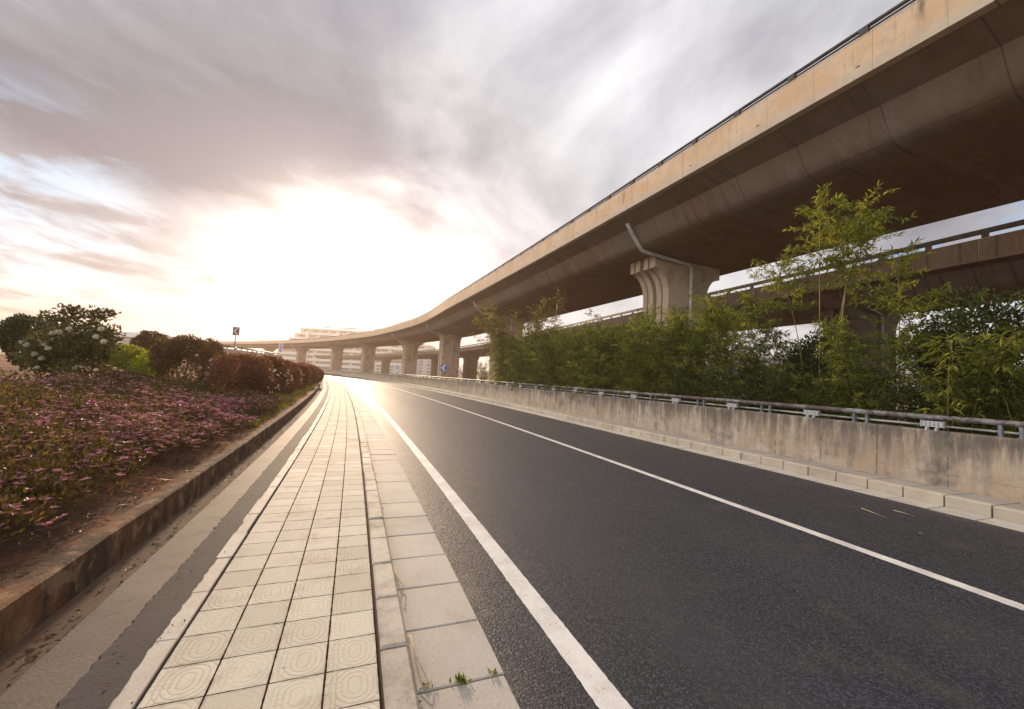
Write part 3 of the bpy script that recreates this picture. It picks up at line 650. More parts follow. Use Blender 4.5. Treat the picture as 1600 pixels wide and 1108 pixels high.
# tall reed-like tree clump left of the hedge
rd = place(bamboo('big olive bamboo thicket, tallest and leftmost of the hedge, below the viaduct', (0, 0, 0), 24, 7.6, 3.0, GT, .10, 'reed_leaf', 31, .75, .9), 27.0, 11.6)
place(bamboo('slender feathery bamboo tip rising from the right side of the big olive thicket', (0, 0, 0), 4, 8.3, .9, GT, .3, 'reed_leaf', 32, .7, .4), 22.6, 11.8)
# dark broad-leaved shrubs mixed in on the right
for i, (s_, o, rx, rz_, lab) in enumerate(((4.4, 12.6, 1.5, 1.5, 'dark glossy shrub showing through the hedge below the second viaduct, right of the tallest bamboo'), (2.7, 12.4, 1.5, 1.7, 'dark glossy shrub in the hedge at the right edge of the photo'), (7.9, 12.8, 1.3, 1.3, 'dark leafy shrub in the hedge between the ribbed pier and the tallest bamboo'))):
    b = ROAD.at(np.array(s_), np.array(o), .75); t = thing('shrub', lab, 'shrub', b.tolist(), 'dark shrubs in the hedge'); mb = MB(); b = np.array(b)
    for q in range(4):
        blob_leaves(mb, b+np.array([RNG.uniform(-.7, .7)*rx*.6, RNG.uniform(-.7, .7)*rx*.6, rz_*(.55+.38*q)]), (rx*.62, rx*.62, rz_*.5), 2600, .10, 60+i*7+q, .35, .5, .3)
    mb.build('foliage', 'dark_leaf', t); mb = MB()
    for q in range(5):
        e = b+np.array([RNG.uniform(-.8, .8), RNG.uniform(-.8, .8), rz_*1.7]); mb.tube([b-np.array([0, 0, .1]), b*.5+e*.5+RNG.normal(0, .1, 3), e], [.03, .02, .008], 5)
    mb.build('stems', 'bark', t)
# bare reddish shrub beyond the rail under the second viaduct
for i, (px, d_, lab) in enumerate(((735, 62, 'sparse reddish bare shrub under the lower viaduct beside its flared pier'), (757, 58, 'sparse yellow green shrub beside the big olive thicket, seen against the sky'))):
    b = at_z(px, 606, .5); b = np.array([(px-800)/F*d_, d_, .5]); t = thing('shrub', lab, 'shrub', b.tolist()); mb = MB(); lv = MB()
    for q in range(26):
        e = b+np.array([RNG.normal(0, 1.1), RNG.normal(0, 1.1), RNG.uniform(1.6, 4.2)]); m_ = (b+e)/2+RNG.normal(0, .25, 3); mb.tube([b, m_, e], [.05, .03, .012], 4, 0, RNG.uniform())
        n = 34; pp = m_+(e-m_)*RNG.uniform(0, 1.1, (n, 1))+RNG.normal(0, .18, (n, 3)); lv.leaves(pp, rdir(n), rdir(n), .17, .08, RNG.uniform(0, 1, n))
    mb.build('stems', 'bare_twig', t); lv.build('foliage', ['russet_leaf', 'lime_leaf'][i], t)

# ---- left planting
bx = on_mound(98, 606); t = thing('rose_tree', 'rose bush on a thin trunk with large white blooms and ragged dark top', 'rose bush', bx.tolist())
def P_(x, y, d=0.0): return at_d(x, y, bx[1]+d)
mb = MB(); mb.tube([bx-[0, 0, .15], P_(101, 585), P_(100, 560), P_(104, 540)], [.06, .05, .045, .035], 7)
for e in ((70, 545, .2), (135, 550, -.2), (106, 500, .1), (152, 495, .0), (85, 520, -.3), (140, 520, .3), (160, 535, -.1), (60, 560, .0)):
    q = P_(e[0], e[1], e[2]); o_ = P_(101, 560); mb.tube([o_, (o_+q)/2+RNG.normal(0, .04, 3), q], [.03, .02, .008], 5)
mb.build('trunk', 'bark', t); mb = MB()
for i, (x, y, d, rx, rz_, n) in enumerate(((112, 542, 0, .72, .40, 1700), (75, 552, .2, .5, .35, 1100), (148, 548, -.1, .5, .34, 1000), (108, 498, .1, .36, .22, 330), (92, 505, .1, .22, .16, 150), (128, 520, .0, .6, .17, 330), (152, 497, 0, .2, .13, 130), (162, 490, 0, .2, .1, 90), (160, 525, .1, .35, .3, 520), (72, 492, .1, .12, .08, 40), (85, 575, .2, .55, .25, 600), (60, 545, .0, .3, .25, 220), (128, 575, -.2, .5, .22, 500), (143, 488, 0, .06, .16, 22), (174, 489, 0, .12, .05, 20), (122, 487, .1, .15, .1, 60), (110, 483, .1, .2, .08, 60))):
    blob_leaves(mb, P_(x, y, d), (rx, rx*.8, rz_), n, .085, 200+i, .35, .62, .2)
mb.build('foliage', 'rose_leaf', t)
for i, (x, y) in enumerate(((82, 521), (93, 519), (108, 514), (42, 539), (70, 538), (75, 544), (150, 526), (162, 534), (158, 514), (54, 553), (65, 560), (58, 574), (117, 575), (150, 578), (180, 576), (128, 573), (33, 535))):
    c = P_(x, y, -.45+random.uniform(-.1, .1)); b = blossom_mesh(.062 if i < 11 else .045, 300+i); b.V = [v+c for v in b.V]; b.build('bloom', 'white_petal', t)

def round_bush(name, label, cx, ytop, ybase, wpx, m_, seed, n=3600, size=.055, group=None, squash=1.0, cat='shrub', trunk=True, mound=True, depth=None):
    b = on_mound(cx, ybase) if depth is None else np.array([*at_d(cx, ybase, depth)])
    w = wpx/F*b[1]/2; top = at_d(cx, ytop, b[1])[2]; h = max(.3, top-b[2])
    t = thing(name, label, cat, b.tolist(), group); mb = MB()
    c = b+np.array([0, 0, h*.52])
    blob_leaves(mb, c, (w*.92, w*.88*squash, h*.48), n, size, seed, .24, .55, .72)
    rs = np.random.default_rng(seed)
    for q in range(9):
        d = rs.normal(0, 1, 3); d[2] = abs(d[2])*.8; d /= np.linalg.norm(d); blob_leaves(mb, c+d*np.array([w, w*squash, h*.5])*.78, (w*.33, w*.33, h*.19), n//14, size, seed+q+1, .3, .55, .4)
    mb.build('foliage', m_, t); mb = MB()
    for q in range(4): 
        e = c+rs.normal(0, .25, 3)*np.array([w, w, h*.3]); mb.tube([b-[0, 0, .1], (b+e)/2+rs.normal(0, .05, 3), e], [.035, .025, .01], 5)
    mb.build('stems', 'bark', t); t['_c'] = c.tolist(); t['_r'] = [w, w*squash, h*.5]
    return t
def blooms(t, n, size, m_, seed, side=(1, -1, .3)):
    rs = np.random.default_rng(seed); c = np.array(t['_c'][:]); r = np.array(t['_r'][:]); me = None
    for i in range(n):
        d = np.array(side)*1.0+rs.normal(0, .45, 3); d /= np.linalg.norm(d); p = c+d*r*rs.uniform(1.04, 1.2)
        if me is None:
            b = blossom_mesh(size, seed, 7); b.V = [v+np.array(t['_o'][:]) for v in b.V]; o = b.build('bloom', m_, t); me = o
        else: o = me.copy(); COL.objects.link(o); o.parent = t
        o.location = Vector((p-np.array(t['_o'][:])).tolist()); o.rotation_euler = (rs.uniform(-.8, .8), rs.uniform(-.8, .8), rs.uniform(0, 6))
wb = round_bush('flowering_shrub', 'rounded dark bush with small white blossoms down its right side', 282, 527, 617, 88, 'hedge_leaf', 400, 9000, .06)
blooms(wb, 60, .040, 'white_petal', 401, (1.5, .0, -.2))
round_bush('shrub', 'dark purplish rounded shrub at the left edge behind the rose bush', 33, 497, 574, 66, 'dark_leaf', 410, 5200, .075, depth=12.)
round_bush('shrub', 'bright lime green shrub between the rose bush and the white flowered bush', 190, 543, 597, 80, 'lime_leaf', 420, 3000, .085)
round_bush('shrub', 'smaller lime green shrub touching the left side of the white flowered bush', 232, 552, 606, 46, 'lime_leaf', 425, 1300, .08)
round_bush('shrub', 'small lime green shrub at the right foot of the white flowered bush', 326, 583, 622, 40, 'lime_leaf', 427, 1100, .06)
round_bush('shrub', 'small dark brown shrub on the skyline left of the white flowered bush', 232, 522, 584, 54, 'hedge_leaf', 430, 3600, .08, depth=15.)
round_bush('shrub', 'low dark shrub on the skyline just right of the white flowered bush', 322, 534, 588, 46, 'hedge_leaf', 432, 3000, .09, depth=18.)
GH = 'row of clipped round bushes along the path'
hb = [(374, 553, 634, 104, 'largest and nearest round russet bush of the clipped row'), (412, 557, 625, 74, 'second russet bush of the clipped row, with pale blossoms on its right'), (440, 562, 616, 56, 'third russet bush of the clipped row beside the grass strip'),
      (462, 566, 608, 44, 'fourth russet bush of the clipped row'), (478, 570, 603, 34, 'fifth, small round bush of the clipped row'), (491, 572, 599, 28, 'farthest round bush of the clipped row, where the path disappears'),]
for i, (cx, yt, yb, w, lab) in enumerate(hb):
    t = round_bush('round_bush', lab, cx, yt+3, yb, w*.84, 'russet_leaf', 440+i*11, 8000 if i < 2 else 4500, .06+.01*i, GH, 1.1)
    if i < 3: blooms(t, [16, 20, 8][i], .028, 'white_petal', 500+i, (1.5, .3, .2))
# higher back row of the hedge
for i, (cx, yt, yb, w, m_, lab) in enumerate(((352, 556, 603, 64, 'russet_leaf', 'russet bush in the upper back row behind the largest round bush'), (398, 552, 596, 66, 'russet_leaf', 'russet bush in the upper back row below the ramp wall'), (437, 561, 594, 44, 'lime_leaf', 'yellow green bush in the upper back row below the pale ramp wall end'), (460, 566, 593, 34, 'russet_leaf', 'farthest russet bush in the upper back row'))):
    round_bush('shrub', lab, cx, yt+8, yb, w*.8, m_, 540+i*11, 4000, .09, 'upper back row of bushes')
for i, s_ in enumerate(np.arange(46, 92, 4.0)):   # the row runs on round the bend
    o = -3.4; b = ROAD.at(np.array(s_), np.array(o), zl(o)); t = thing('round_bush', 'distant round bush of the clipped row merging into the bend', 'shrub', b.tolist(), GH); mb = MB(); blob_leaves(mb, b+[0, 0, .65], (1.7, 1.7, .95), 1100, .16, 600+i, .18, .55, .6); mb.build('foliage', 'russet_leaf', t)

# flower bed: one carpet of low leafy stems with magenta heads
mb = MB(); cl = []
rs = np.random.default_rng(77)
tries = 0
while len(cl) < 1700 and tries < 30000:
    tries += 1
    s_ = rs.uniform(.2, 13.5); o = -2.0-rs.uniform(0, 1)**1.25*11.5
    if s_ > 9 and o > -2.3-(s_-9)*.0: pass
    if o < -5.5 and s_ > 9.5: continue
    cl.append((s_, o))
for i, (s_, o) in enumerate(cl):
    c = ROAD.at(np.array(s_), np.array(o), zl(o)); d = np.linalg.norm(c-[0, 0, 1.6]); near = max(0, min(1, (9-d)/5))
    edge = max(0, min(1, (-o-1.85)/.45)); r = rs.uniform(.20, .36); h = (.20+.20*edge)*rs.uniform(.8, 1.25)
    n = int(120+260*near); 
    blob_leaves(mb, c+[0, 0, h*.55], (r, r, h*.6), n, .042 if near > .3 else .06, 1000+i, .3, .42, .35, .6, 0, -.3)
    pt = math.sin(s_*1.1+o*.7)+math.sin(s_*.45-o*1.3+1)+math.sin(o*2.3+s_*1.9+2)*.6; m_ = int((14+19*near)*max(.08, .72+.55*pt+rs.normal(0, .35))*(1.25 if o > -2.7 else .8))
    a = rs.uniform(0, 2*PI, m_); q = np.sqrt(rs.uniform(0, 1, m_))*r; hh = c[2]+h*(1.12-.5*(q/r)**2)+rs.normal(0, .018, m_)
    C = np.stack([c[0]+q*np.cos(a), c[1]+q*np.sin(a), hh], 1)
    for k in range(5):
        b = 2*PI*k/5+rs.uniform(0, 6, m_); D_ = np.stack([np.cos(b), np.sin(b), rs.uniform(.05, .5, m_)], 1); sz = rs.uniform(.024, .046, m_)*(1 if near > .3 else 1.3)
        mb.leaves(C, D_, np.tile([0, 0, 1.], (m_, 1))+rs.normal(0, .2, (m_, 3)), sz, sz*.8, rs.beta(1.5, 1.5, m_), .2, 1)
kind(mb.build('flower_bed', ['bed_leaf', 'magenta_petal']), 'stuff', 'bed of low leafy plants dotted with magenta flower heads', 'flower bed')

# litter on the soil edge and in the drain, grass strip
mb = MB(); n = 2600; s_ = RNG.uniform(.5, 12, n); o = -1.72-RNG.beta(1.2, 2.2, n)*1.0; P0 = ROAD.at(s_, o, 0); P0[:, 2] = [zl(q)+.012 for q in o]
mb.leaves(P0, np.concatenate([RNG.normal(0, 1, (n, 2)), RNG.normal(0, .25, (n, 1))], 1), np.tile([0, 0, 1.], (n, 1))+RNG.normal(0, .4, (n, 3)), RNG.uniform(.02, .07, n), RNG.uniform(.008, .022, n), RNG.uniform(0, 1, n))
n = 420; s_ = RNG.uniform(.5, 14, n); o = RNG.uniform(-1.56, -1.34, n); P0 = ROAD.at(s_, o, .045)
mb.leaves(P0, np.concatenate([RNG.normal(0, 1, (n, 2)), RNG.normal(0, .3, (n, 1))], 1), np.tile([0, 0, 1.], (n, 1))+RNG.normal(0, .5, (n, 3)), RNG.uniform(.02, .06, n), RNG.uniform(.008, .02, n), RNG.uniform(0, 1, n))
n = 240; s_ = 1.8+RNG.uniform(0, 1, n)**1.5*26; o = np.where(RNG.uniform(0, 1, n) < .6, .397+RNG.normal(0, .012, n), RNG.uniform(-1.05, -.78, n)); P0 = ROAD.at(s_, o, 0); P0[:, 2] = np.where(o > 0, .016, .112)
mb.leaves(P0, np.concatenate([RNG.normal(0, 1, (n, 2)), RNG.normal(0, .2, (n, 1))], 1), np.tile([0, 0, 1.], (n, 1))+RNG.normal(0, .3, (n, 3)), RNG.uniform(.012, .035, n), RNG.uniform(.006, .014, n), RNG.uniform(0, 1, n))
for q in range(150):
    s0 = RNG.uniform(.8, 11); o0 = -1.78-RNG.beta(1.3, 2)*.8; a = RNG.uniform(0, 2*PI); ln = RNG.uniform(.1, .35); c = ROAD.at(np.array(s0), np.array(o0), zl(o0)+.01)
    mb.tube([c, c+[math.cos(a)*ln*.5, math.sin(a)*ln*.5, RNG.uniform(.01, .07)], c+[math.cos(a+.4)*ln, math.sin(a+.4)*ln, .0]], [.003, .003, .0015], 3, 0, RNG.uniform())
kind(mb.build('leaf_litter', 'dry_leaf'), 'stuff', 'dry leaves and stalks on the red soil behind the kerb wall', 'leaf litter')
mb = MB(); n = 16000; s_ = 9.5+RNG.uniform(0, 1, n)**1.6*42; o = -1.74-RNG.uniform(0, 1, n)*2.0; keep = (s_ > 12.5) | (o > -1.95); s_, o = s_[keep], o[keep]; n = len(s_)
P0 = ROAD.at(s_, o, 0); P0[:, 2] = [zl(q)-.01 for q in o]
mb.leaves(P0, np.concatenate([RNG.normal(0, .35, (n, 2)), np.ones((n, 1))], 1), rdir(n), RNG.uniform(.06, .16, n), RNG.uniform(.008, .02, n), RNG.beta(2, 2, n))
kind(mb.build('grass', 'grass_blade'), 'stuff', 'sunlit strip of yellow green grass beside the path kerb', 'grass')

# little things in the road and gutter
def weed(label, s_, off, n, size, seed, m_='bamboo_leaf'):
    rs = np.random.default_rng(seed); c = ROAD.at(np.array(s_), np.array(off), .012); t = thing('weed', label, 'weed', c.tolist()); t_ = MB()
    t_.leaves(c+rs.normal(0, size*.45, (n, 3))*[1, .6, 0], np.concatenate([rs.normal(0, .7, (n, 2)), rs.uniform(.3, 1.2, (n, 1))], 1), rdir(n), size*rs.uniform(.5, 1.1, n), size*.3, rs.uniform(0, 1, n)); t_.build('foliage', m_, t)
def by_px(x, y, z=0.0): p = at_z(x, y, z); return ROAD.near(p)
s_, o = 2.088, by_px(716, 1056)[1]; weed('small green weed growing in a joint between gutter slabs', s_, o, 46, .042, 1)
s_, o = 2.09, by_px(768, 1046)[1]; weed('tiny weed at the asphalt edge end of a slab joint', s_, o, 18, .03, 2)
s_, o = by_px(668, 1074); weed('tiny weed at the kerb foot beside the dry grass blade', s_, o, 16, .028, 3)
def blade(label, pxs, z=.014, name='dry_grass_stem', rad=.0035):
    P0 = np.array([at_z(x, y, z+dz) for x, y, dz in pxs]); o = P0[0]; mb = MB(); mb.tube(P0, [rad]*(len(P0)-1)+[rad*.4], 4, 0, .5); tag(mb.build(name, 'dry_stem', None, o), label, 'stem')
blade('dry straw stem lying along the kerb foot nearest the camera', [(641, 992, .03), (648, 1020, .035), (660, 1045, .02), (670, 1068, 0)])
blade('short dry straw stem lying in the gutter below the nearest one', [(655, 1078, 0), (668, 1070, .02), (676, 1062, .01)])
blade('curled dry straw loop lying in the gutter further up the kerb', [(615, 884, .02), (622, 905, .03), (631, 915, .02), (628, 930, .03), (626, 943, 0)])
blade('thin pale twig lying on the right side of the asphalt', [(1346, 794, 0), (1362, 800, .006), (1386, 809, 0)], .008, 'twig', .0035)
blade('fainter thin twig on the asphalt right of the pale one', [(1396, 797, 0), (1415, 802, .004), (1430, 807, 0)], .008, 'twig', .003)
c = at_z(1434, 833, .01); mb = MB(); mb.leaves([c], [(1, -.5, .15)], [(0, .2, 1)], .07, .035, np.array([.9])); tag(mb.build('fallen_leaf', 'dry_stem', None, c), 'single dry leaf on the asphalt below the twigs', 'leaf')

# ------------------------------------------------------------------ ramp wall on the left, signs
A, B = at_d(334, 537.5, 34), at_d(439, 553.5, 72)
def rampwall(name, A, B, zt, label):
    d = (B-A)[:2]; L_ = np.linalg.norm(d); a = math.atan2(d[1], d[0]); m_ = (A+B)/2
    t = thing(name, label, 'wall', (m_[0], m_[1], 0)); t.rotation_euler.z = a; t['_o'] = [0., 0., 0.]
    mb = MB(); mb.add([(-L_/2, -.2, 0), (L_/2, -.2, 0), (L_/2, -.2, B[2]-.26), (-L_/2, -.2, A[2]-.26), (-L_/2, .2, 0), (L_/2, .2, 0), (L_/2, .2, B[2]-.26), (-L_/2, .2, A[2]-.26)],
                      [(0, 1, 2, 3), (7, 6, 5, 4), (3, 2, 6, 7), (1, 5, 6, 2), (4, 0, 3, 7)], [(-L_/2, 0), (L_/2, 0), (L_/2, 1), (-L_/2, 1)]*2); mb.build('wall', 'tan_wall', t)
    mb = MB(); mb.tube([(-L_/2, 0, A[2]), (L_/2, 0, B[2])], .09, 8); mb.build('top_tube', 'flaking_rail', t)
    for k in range(14):
        f_ = (k+.5)/14; z = A[2]*(1-f_)+B[2]*f_; mb = MB(); mb.box((-L_/2+L_*f_, 0, z-.13), (.12, .10, .26)); mb.build('post', 'post_steel', t)
    for k in (.16, .42, .7):
        z = A[2]*(1-k)+B[2]*k; mb = MB(); mb.box((-L_/2+L_*k, -.24, z-.16), (.7, .08, .24), 0, 0, 0, .01); mb.build('reflector_panel', 'white_plastic', t)
rampwall('ramp_wall', A, B, 0, 'pale ramp wall topped by a tube rail on the left, above the bushes')
def chevron(mb, x0, z0, w, h, y, mi):   # a "<" pointing left, seen from -y
    t_ = w*.34
    for s_ in (1, -1):
        V = [(x0-w*.4, y, z0), (x0-w*.4+t_, y, z0), (x0+w*.4, y, z0+s_*h*.42), (x0+w*.4-t_, y, z0+s_*h*.42)]
        mb.add(V, [(0, 1, 2, 3) if s_ > 0 else (3, 2, 1, 0)], None, 0, mi)
def sign(label, base, pole_h, panels, rad=.045):
    a = math.atan2(base[1], base[0])-PI/2; t = thing('road_sign', label, 'road sign', list(base)); t.rotation_euler.z = a; t['_o'] = [0., 0., 0.]
    mb = MB(); mb.tube([(0, .05, 0), (0, .05, pole_h)], rad, 8); mb.build('post', 'post_steel', t)
    for z0, w, h, bg, fg in panels:
        mb = MB(); mb.box((0, 0, z0), (w, .04, h), 0, 0, 0, .01); p = mb.build('panel', bg, t)
        mb = MB(); chevron(mb, 0, z0, w, h, -.024, 0); mb.build('arrow', fg, p)
b = at_d(366, 546, 44); pt = at_d(368, 517.5, 44)[2]-b[2]
sign('maroon road sign with a pale left chevron on a pole above the ramp wall', b, pt+.3, [(pt, .62, .92, 'sign_maroon', 'sign_pink')], .05)
b = at_d(437, 560, 71); z1, z2 = at_d(437, 540, 71)[2]-b[2], at_d(436, 547, 71)[2]-b[2]
sign('white road sign with two stacked blue left chevrons at the end of the ramp wall', b, z1+.4, [(z1, .62, .72, 'sign_white', 'sign_blue'), (z2, .62, .72, 'sign_white', 'sign_blue')])
b = at_d(692, 592, 52); z1 = at_d(693, 575, 52)[2]-b[2]
sign('blue road sign with a white left chevron in front of a viaduct pier', b, z1+.5, [(z1, .72, .95, 'sign_blue', 'sign_white')])
b = at_d(620, 590, 75); z1 = at_d(620, 574.5, 75)[2]-b[2]
t = thing('road_sign', 'round white road sign with blue marks between two far piers', 'road sign', b.tolist()); t.rotation_euler.z = math.atan2(b[1], b[0])-PI/2; t['_o'] = [0., 0., 0.]
mb = MB(); mb.tube([(0, .05, 0), (0, .05, z1)], .04, 8); mb.build('post', 'post_steel', t)
an = np.arange(20)*2*PI/20; mb = MB(); mb.add([(math.cos(q)*.6, -.03, z1+math.sin(q)*.6) for q in an]+[(math.cos(q)*.6, .0, z1+math.sin(q)*.6) for q in an], [tuple(range(20)), tuple(range(20, 40))[::-1]]+[(k, 20+k, 20+(k+1) % 20, (k+1) % 20) for k in range(20)]); p = mb.build('disc', 'sign_white', t)
mb = MB(); chevron(mb, -.2, z1, .38, .6, -.036, 0); chevron(mb, .2, z1, .38, .6, -.036, 0); mb.build('arrow', 'sign_blue', p)

# ------------------------------------------------------------------ far buildings and hills
def blockbuild(mb, c, w, d, z0, z1, rot, mi=0): mb.box((c[0], c[1], (z0+z1)/2), (w, d, z1-z0), rot, mi)
D0 = 330.
bl = at_d(545, 578, D0); rot = math.radians(-4)
t = thing('hotel_building', 'broad pale stepped hotel with white balcony bands, far behind the viaducts', 'building', (bl[0], bl[1], 0)); t.rotation_euler.z = rot; t['_o'] = [0., 0., 0.]
fh = 4.3
for f_ in range(8):
    x0 = -62+max(0, f_-3)*4.6; x1 = 66-max(0, f_-5)*10
    mb = MB(); mb.box(((x0+x1)/2, 10, fh*f_+fh/2), (x1-x0, 24, fh), 0); st = mb.build('storey', 'pale_render', t)
    mb = MB(); mb.box(((x0+x1)/2, -2.9, fh*f_+fh-.75), (x1-x0+.6, 1.7, 1.3), 0); mb.build('balcony_band', 'band_white', st)
    n = 11 if f_ > 4 else 4; stp = (x1-x0-3)/n
    for k in range(n):
        mb = MB(); mb.box((x0+1.5+(k+.5)*stp, -2.02, fh*f_+1.6), (stp*(.62 if f_ > 4 else .9), .12, 1.7), 0); mb.build('window', 'window_glass', st)
for x in (-36, -10, 22): 
    mb = MB(); mb.box((x, -3.2, fh*4), (2.4, 2.6, fh*6.6), 0); mb.build('stair_fin', 'band_white', t)
for x, w in ((-8, 16), (20, 10), (-28, 6)):
    mb = MB(); mb.box((x, 10, fh*8+2.6), (w, 8, .5), 0)
    for q in (-1, 1): mb.box((x+q*w*.42, 8, fh*8+1.2), (.6, .6, 2.6), 0)
    mb.build('roof_pergola', 'tan_wall', t)
def tower(label, px, ytop, w, d, floors, m_):
    b = at_d(px, 590, d); h = at_d(px, ytop, d)[2]; t = thing('apartment_block', label, 'building', (b[0], b[1], 0)); t['_o'] = [0., 0., 0.]
    mb = MB(); mb.box((0, 0, h/2), (w, 12, h), 0); mb.build('wall', m_, t); mb = MB(); mb.box((0, 0, h+.4), (w+.8, 12.8, .8), 0); mb.build('roof', 'band_white', t)
    fh = h/floors
    for f_ in range(floors):
        for k in range(max(2, int(w/4))):
            x = -w/2+(k+.5)*w/max(2, int(w/4)); mb = MB(); mb.box((x, -6.03, fh*f_+fh*.55), (1.9, .12, fh*.5), 0); mb.build('window', 'window_glass', t)
tower('pale grey apartment block seen between two viaduct piers', 678, 559, 18, 230, 6, 'tower_wall')
tower('low pale block beneath the lower viaduct left of the grey apartment block', 610, 571, 34, 260, 3, 'pale_render')
tower('long low pink building on the skyline behind the lime shrubs', 195, 529, 16, 70, 2, 'tan_wall')
tower('long low grey building visible through the hedge right of the ribbed pier', 1222, 565, 40, 90, 3, 'tower_wall')
for i, (px, w, h, d) in enumerate(((190, 130, 26, 520), (20, 160, 20, 560), (700, 260, 16, 570), (1250, 300, 18, 560))):
    c = at_d(px, 570, d); mb = MB(); n, m_ = 40, 10; V = []
    rs = np.random.default_rng(50+i); ph = rs.uniform(0, 6, 6)
    for a in range(n+1):
        x = (a/n-.5)*2
        for b in range(m_+1):
            y = (b/m_-.5)*2; e = max(0, 1-x*x)*max(0, 1-y*y); e = e**.8*(1+.22*math.sin(5*x+ph[0])+.12*math.sin(11*x+ph[1]+3*y)+.06*math.sin(23*x+ph[2]))
            V.append((c[0]+x*w, c[1]+y*60, -1.5+h*e))
    mb.add(V, [(a*(m_+1)+b, (a+1)*(m_+1)+b, (a+1)*(m_+1)+b+1, a*(m_+1)+b+1) for a in range(n) for b in range(m_)], None, 0, 0, True); kind(mb.build('hill', 'hill_green'), 'structure')

# ------------------------------------------------------------------ haze
HAZE = 0.0009
if HAZE:
    m = bpy.data.materials.new('haze'); m.use_nodes = True; nt = m.node_tree; nt.nodes.clear(); g = G(nt)
    v = g.n('ShaderNodeVolumePrincipled', {'Color': (1.0, .80, .64, 1), 'Density': HAZE, 'Anisotropy': .45}); o = g.n('ShaderNodeOutputMaterial'); nt.links.new(v.outputs[0], o.inputs['Volume']); MATS['haze'] = m
    mb = MB(); mb.box((0, 292, 22), (1410, 712, 47.2)); kind(mb.build('haze', 'haze'), 'stuff', 'thin pale haze over the distance', 'haze')

# ------------------------------------------------------------------ sky and sun
SUN_AZ, SUN_EL = R(-25), R(13)        # azimuth from +Y towards +X
sd = np.array([math.sin(SUN_AZ)*math.cos(SUN_EL), math.cos(SUN_AZ)*math.cos(SUN_EL), math.sin(SUN_EL)])
w = bpy.data.worlds.new('World'); sc.world = w; w.use_nodes = True; nt = w.node_tree; nt.nodes.clear(); g = G(nt); g.k = 1
sky = g.n('ShaderNodeTexSky', sky_type='NISHITA', sun_disc=False, sun_elevation=SUN_EL, sun_rotation=SUN_AZ, altitude=1000, dust_density=1.5)
D = g.vm('NORMALIZE', g.n('ShaderNodeTexCoord').outputs['Generated']); xyz = g.sep(D)
zc = g.m('MAXIMUM', xyz[2], 0.0); den = g.m('ADD', zc, .16)
px = g.m('DIVIDE', xyz[0], den); py = g.m('DIVIDE', xyz[1], den)
# streak axis: rotate the cloud plane so that the long bands run away from the camera, a little to the right
CSEED = 53
al = R(-6); u = g.m('ADD', g.m('MULTIPLY', px, math.cos(al)), g.m('MULTIPLY', py, math.sin(al))); v = g.m('SUBTRACT', g.m('MULTIPLY', py, math.cos(al)), g.m('MULTIPLY', px, math.sin(al)))
n1 = g.noise(g.com(g.m('MULTIPLY', u, 1.0), g.m('MULTIPLY', v, .80), CSEED*3.7), 1.15, 7, .55, .5)
n2 = g.noise(g.com(g.m('MULTIPLY', u, .5), g.m('MULTIPLY', v, .3), CSEED*1.9+5.2), .9, 3, .5, .3)
n3 = g.noise(g.com(g.m('MULTIPLY', u, 1.3), g.m('MULTIPLY', v, .8), CSEED+3.3), 2.6, 9, .6, .4)
base = g.m('ADD', g.m('ADD', g.m('MULTIPLY', n1, .68), g.m('MULTIPLY', n2, .30)), g.m('MULTIPLY', n3, .19))
cosd = g.vm('DOT_PRODUCT', D, tuple(sd)); cs = g.m('MAXIMUM', cosd, 0.0)
def toward(az, el): return (math.sin(R(az))*math.cos(R(el)), math.cos(R(az))*math.cos(R(el)), math.sin(R(el)))
def patch(az, el, w0, w1): return g.f(g.vm('DOT_PRODUCT', D, toward(az, el)), math.cos(R(w1)), math.cos(R(w0)), 0, 1, True)
base = g.m('SUBTRACT', base, g.m('MULTIPLY', patch(-45, 44, 0, 42), .06))       # the heaviest cloud hangs high on the left
base = g.m('SUBTRACT', base, g.m('MULTIPLY', patch(-34, 25, 0, 19), .05))
base = g.m('SUBTRACT', base, g.m('MULTIPLY', patch(-58, 12, 0, 24), .05)); base = g.m('ADD', base, g.m('MULTIPLY', patch(15, 30, 0, 34), .06)); base = g.m('ADD', base, g.m('MULTIPLY', patch(32, 46, 0, 34), .075))
base = g.m('ADD', base, g.m('MULTIPLY', patch(-130, 28, 8, 55), .22)); base = g.m('ADD', base, g.m('MULTIPLY', patch(175, 30, 10, 58), .14))          # cloud brightened out of view: left, to light the parapet; behind, added as fill
cl_ = g.ramp(g.f(base, .43, .79), [(0.0, (.125, .130, .158)), (.25, (.20, .205, .238)), (.5, (.33, .335, .365)), (.75, (.49, .492, .52)), (1.0, (.68, .68, .70))])
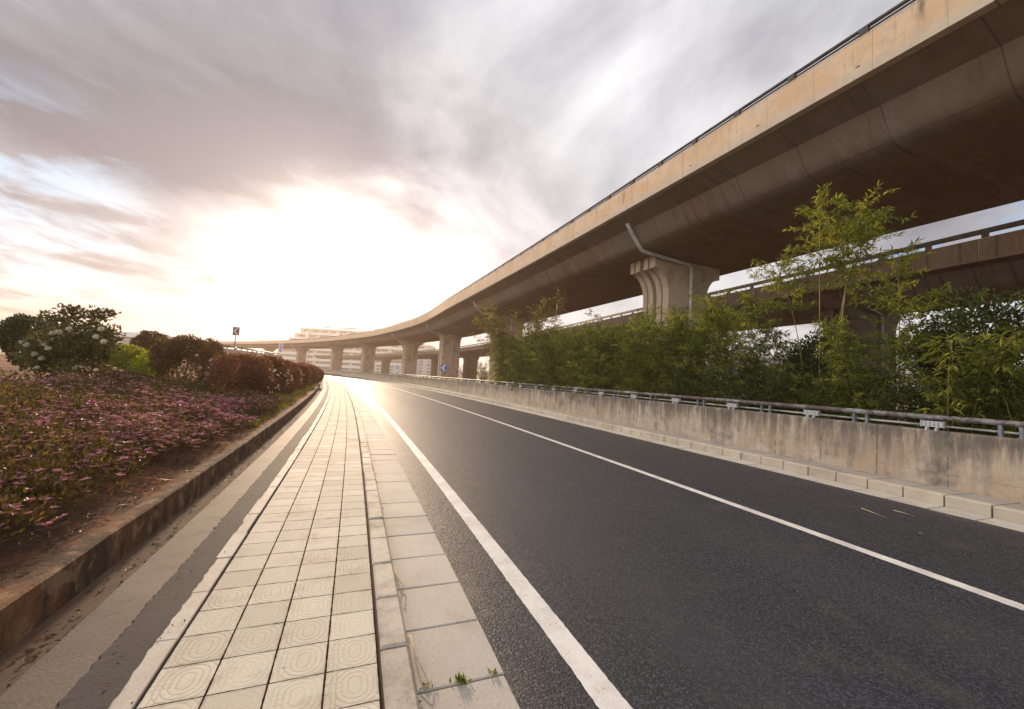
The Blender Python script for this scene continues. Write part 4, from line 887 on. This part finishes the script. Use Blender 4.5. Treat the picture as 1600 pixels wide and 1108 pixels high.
# thinner, brighter cloud towards the horizon
hz = g.m('MULTIPLY', g.m('SUBTRACT', 1.0, g.m('MULTIPLY', patch(-58, 13, 0, 30), .75)), g.f(g.m('ADD', xyz[2], g.m('MULTIPLY', g.m('SUBTRACT', n3, .5), .22)), .325, .17, 0, 1, True))
cl_ = g.mix(g.m('MULTIPLY', hz, g.f(n3, .36, .56, .35, .95)), cl_, (.50, .51, .525))
cl_ = g.mix(g.m('MULTIPLY', patch(-122, 24, 6, 46), .85), cl_, (1.25, 1.22, 1.18))     # extra brightness in unseen cloud at left, added to light parapet and wall
# clear blue openings low on the left and low on the right
hol = g.m('MAXIMUM', patch(-54, 13, 1, 13), patch(50, 22, 3, 14)); hol = g.m('MAXIMUM', hol, patch(-85, 22, 5, 22))
blue = g.m('MULTIPLY', hol, g.f(n3, .44, .58)); skyc = g.scale(sky.outputs[0], .10)
skyc = g.mix(.6, skyc, (.24, .38, .54)); col = g.mix(blue, cl_, skyc)
# warm glow of the veiled sun
gw = g.m('ADD', g.m('ADD', g.m('MULTIPLY', g.m('POWER', cs, 7.0), .12), g.m('MULTIPLY', g.m('POWER', cs, 22.0), .50)), g.m('MULTIPLY', g.m('POWER', cs, 110.0), 2.6))
gw = g.m('MULTIPLY', gw, g.f(g.m('SUBTRACT', base, g.m('MULTIPLY', xyz[2], .35)), .30, .54, .34, 1.0, True)); gl = g.vm('MULTIPLY', g.com(gw, gw, gw), (1.0, .83, .71)); col = g.vm('ADD', col, gl)
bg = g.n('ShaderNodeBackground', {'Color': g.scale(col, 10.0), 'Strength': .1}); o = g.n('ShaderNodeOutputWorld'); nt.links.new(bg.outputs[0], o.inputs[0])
ld = bpy.data.lights.new('sun', 'SUN'); ld.energy = 3.2; ld.angle = R(3.0); ld.color = (1.0, .73, .48); so = bpy.data.objects.new('sun', ld); COL.objects.link(so)
so.rotation_euler = Vector((-sd[0], -sd[1], -sd[2])).to_track_quat('-Z', 'Y').to_euler()

for o in bpy.data.objects:
    for k in ('_o', '_c', '_r'):
        if k in o: del o[k]
vs = sc.view_settings; vs.view_transform = 'Standard'; vs.look = 'None'; vs.gamma = 1.0; vs.exposure = 0.80; vs.use_curve_mapping = False
sc.cycles.max_bounces = 6; sc.cycles.diffuse_bounces = 3; sc.cycles.transmission_bounces = 3; sc.cycles.volume_bounces = 0; sc.cycles.use_denoising = True
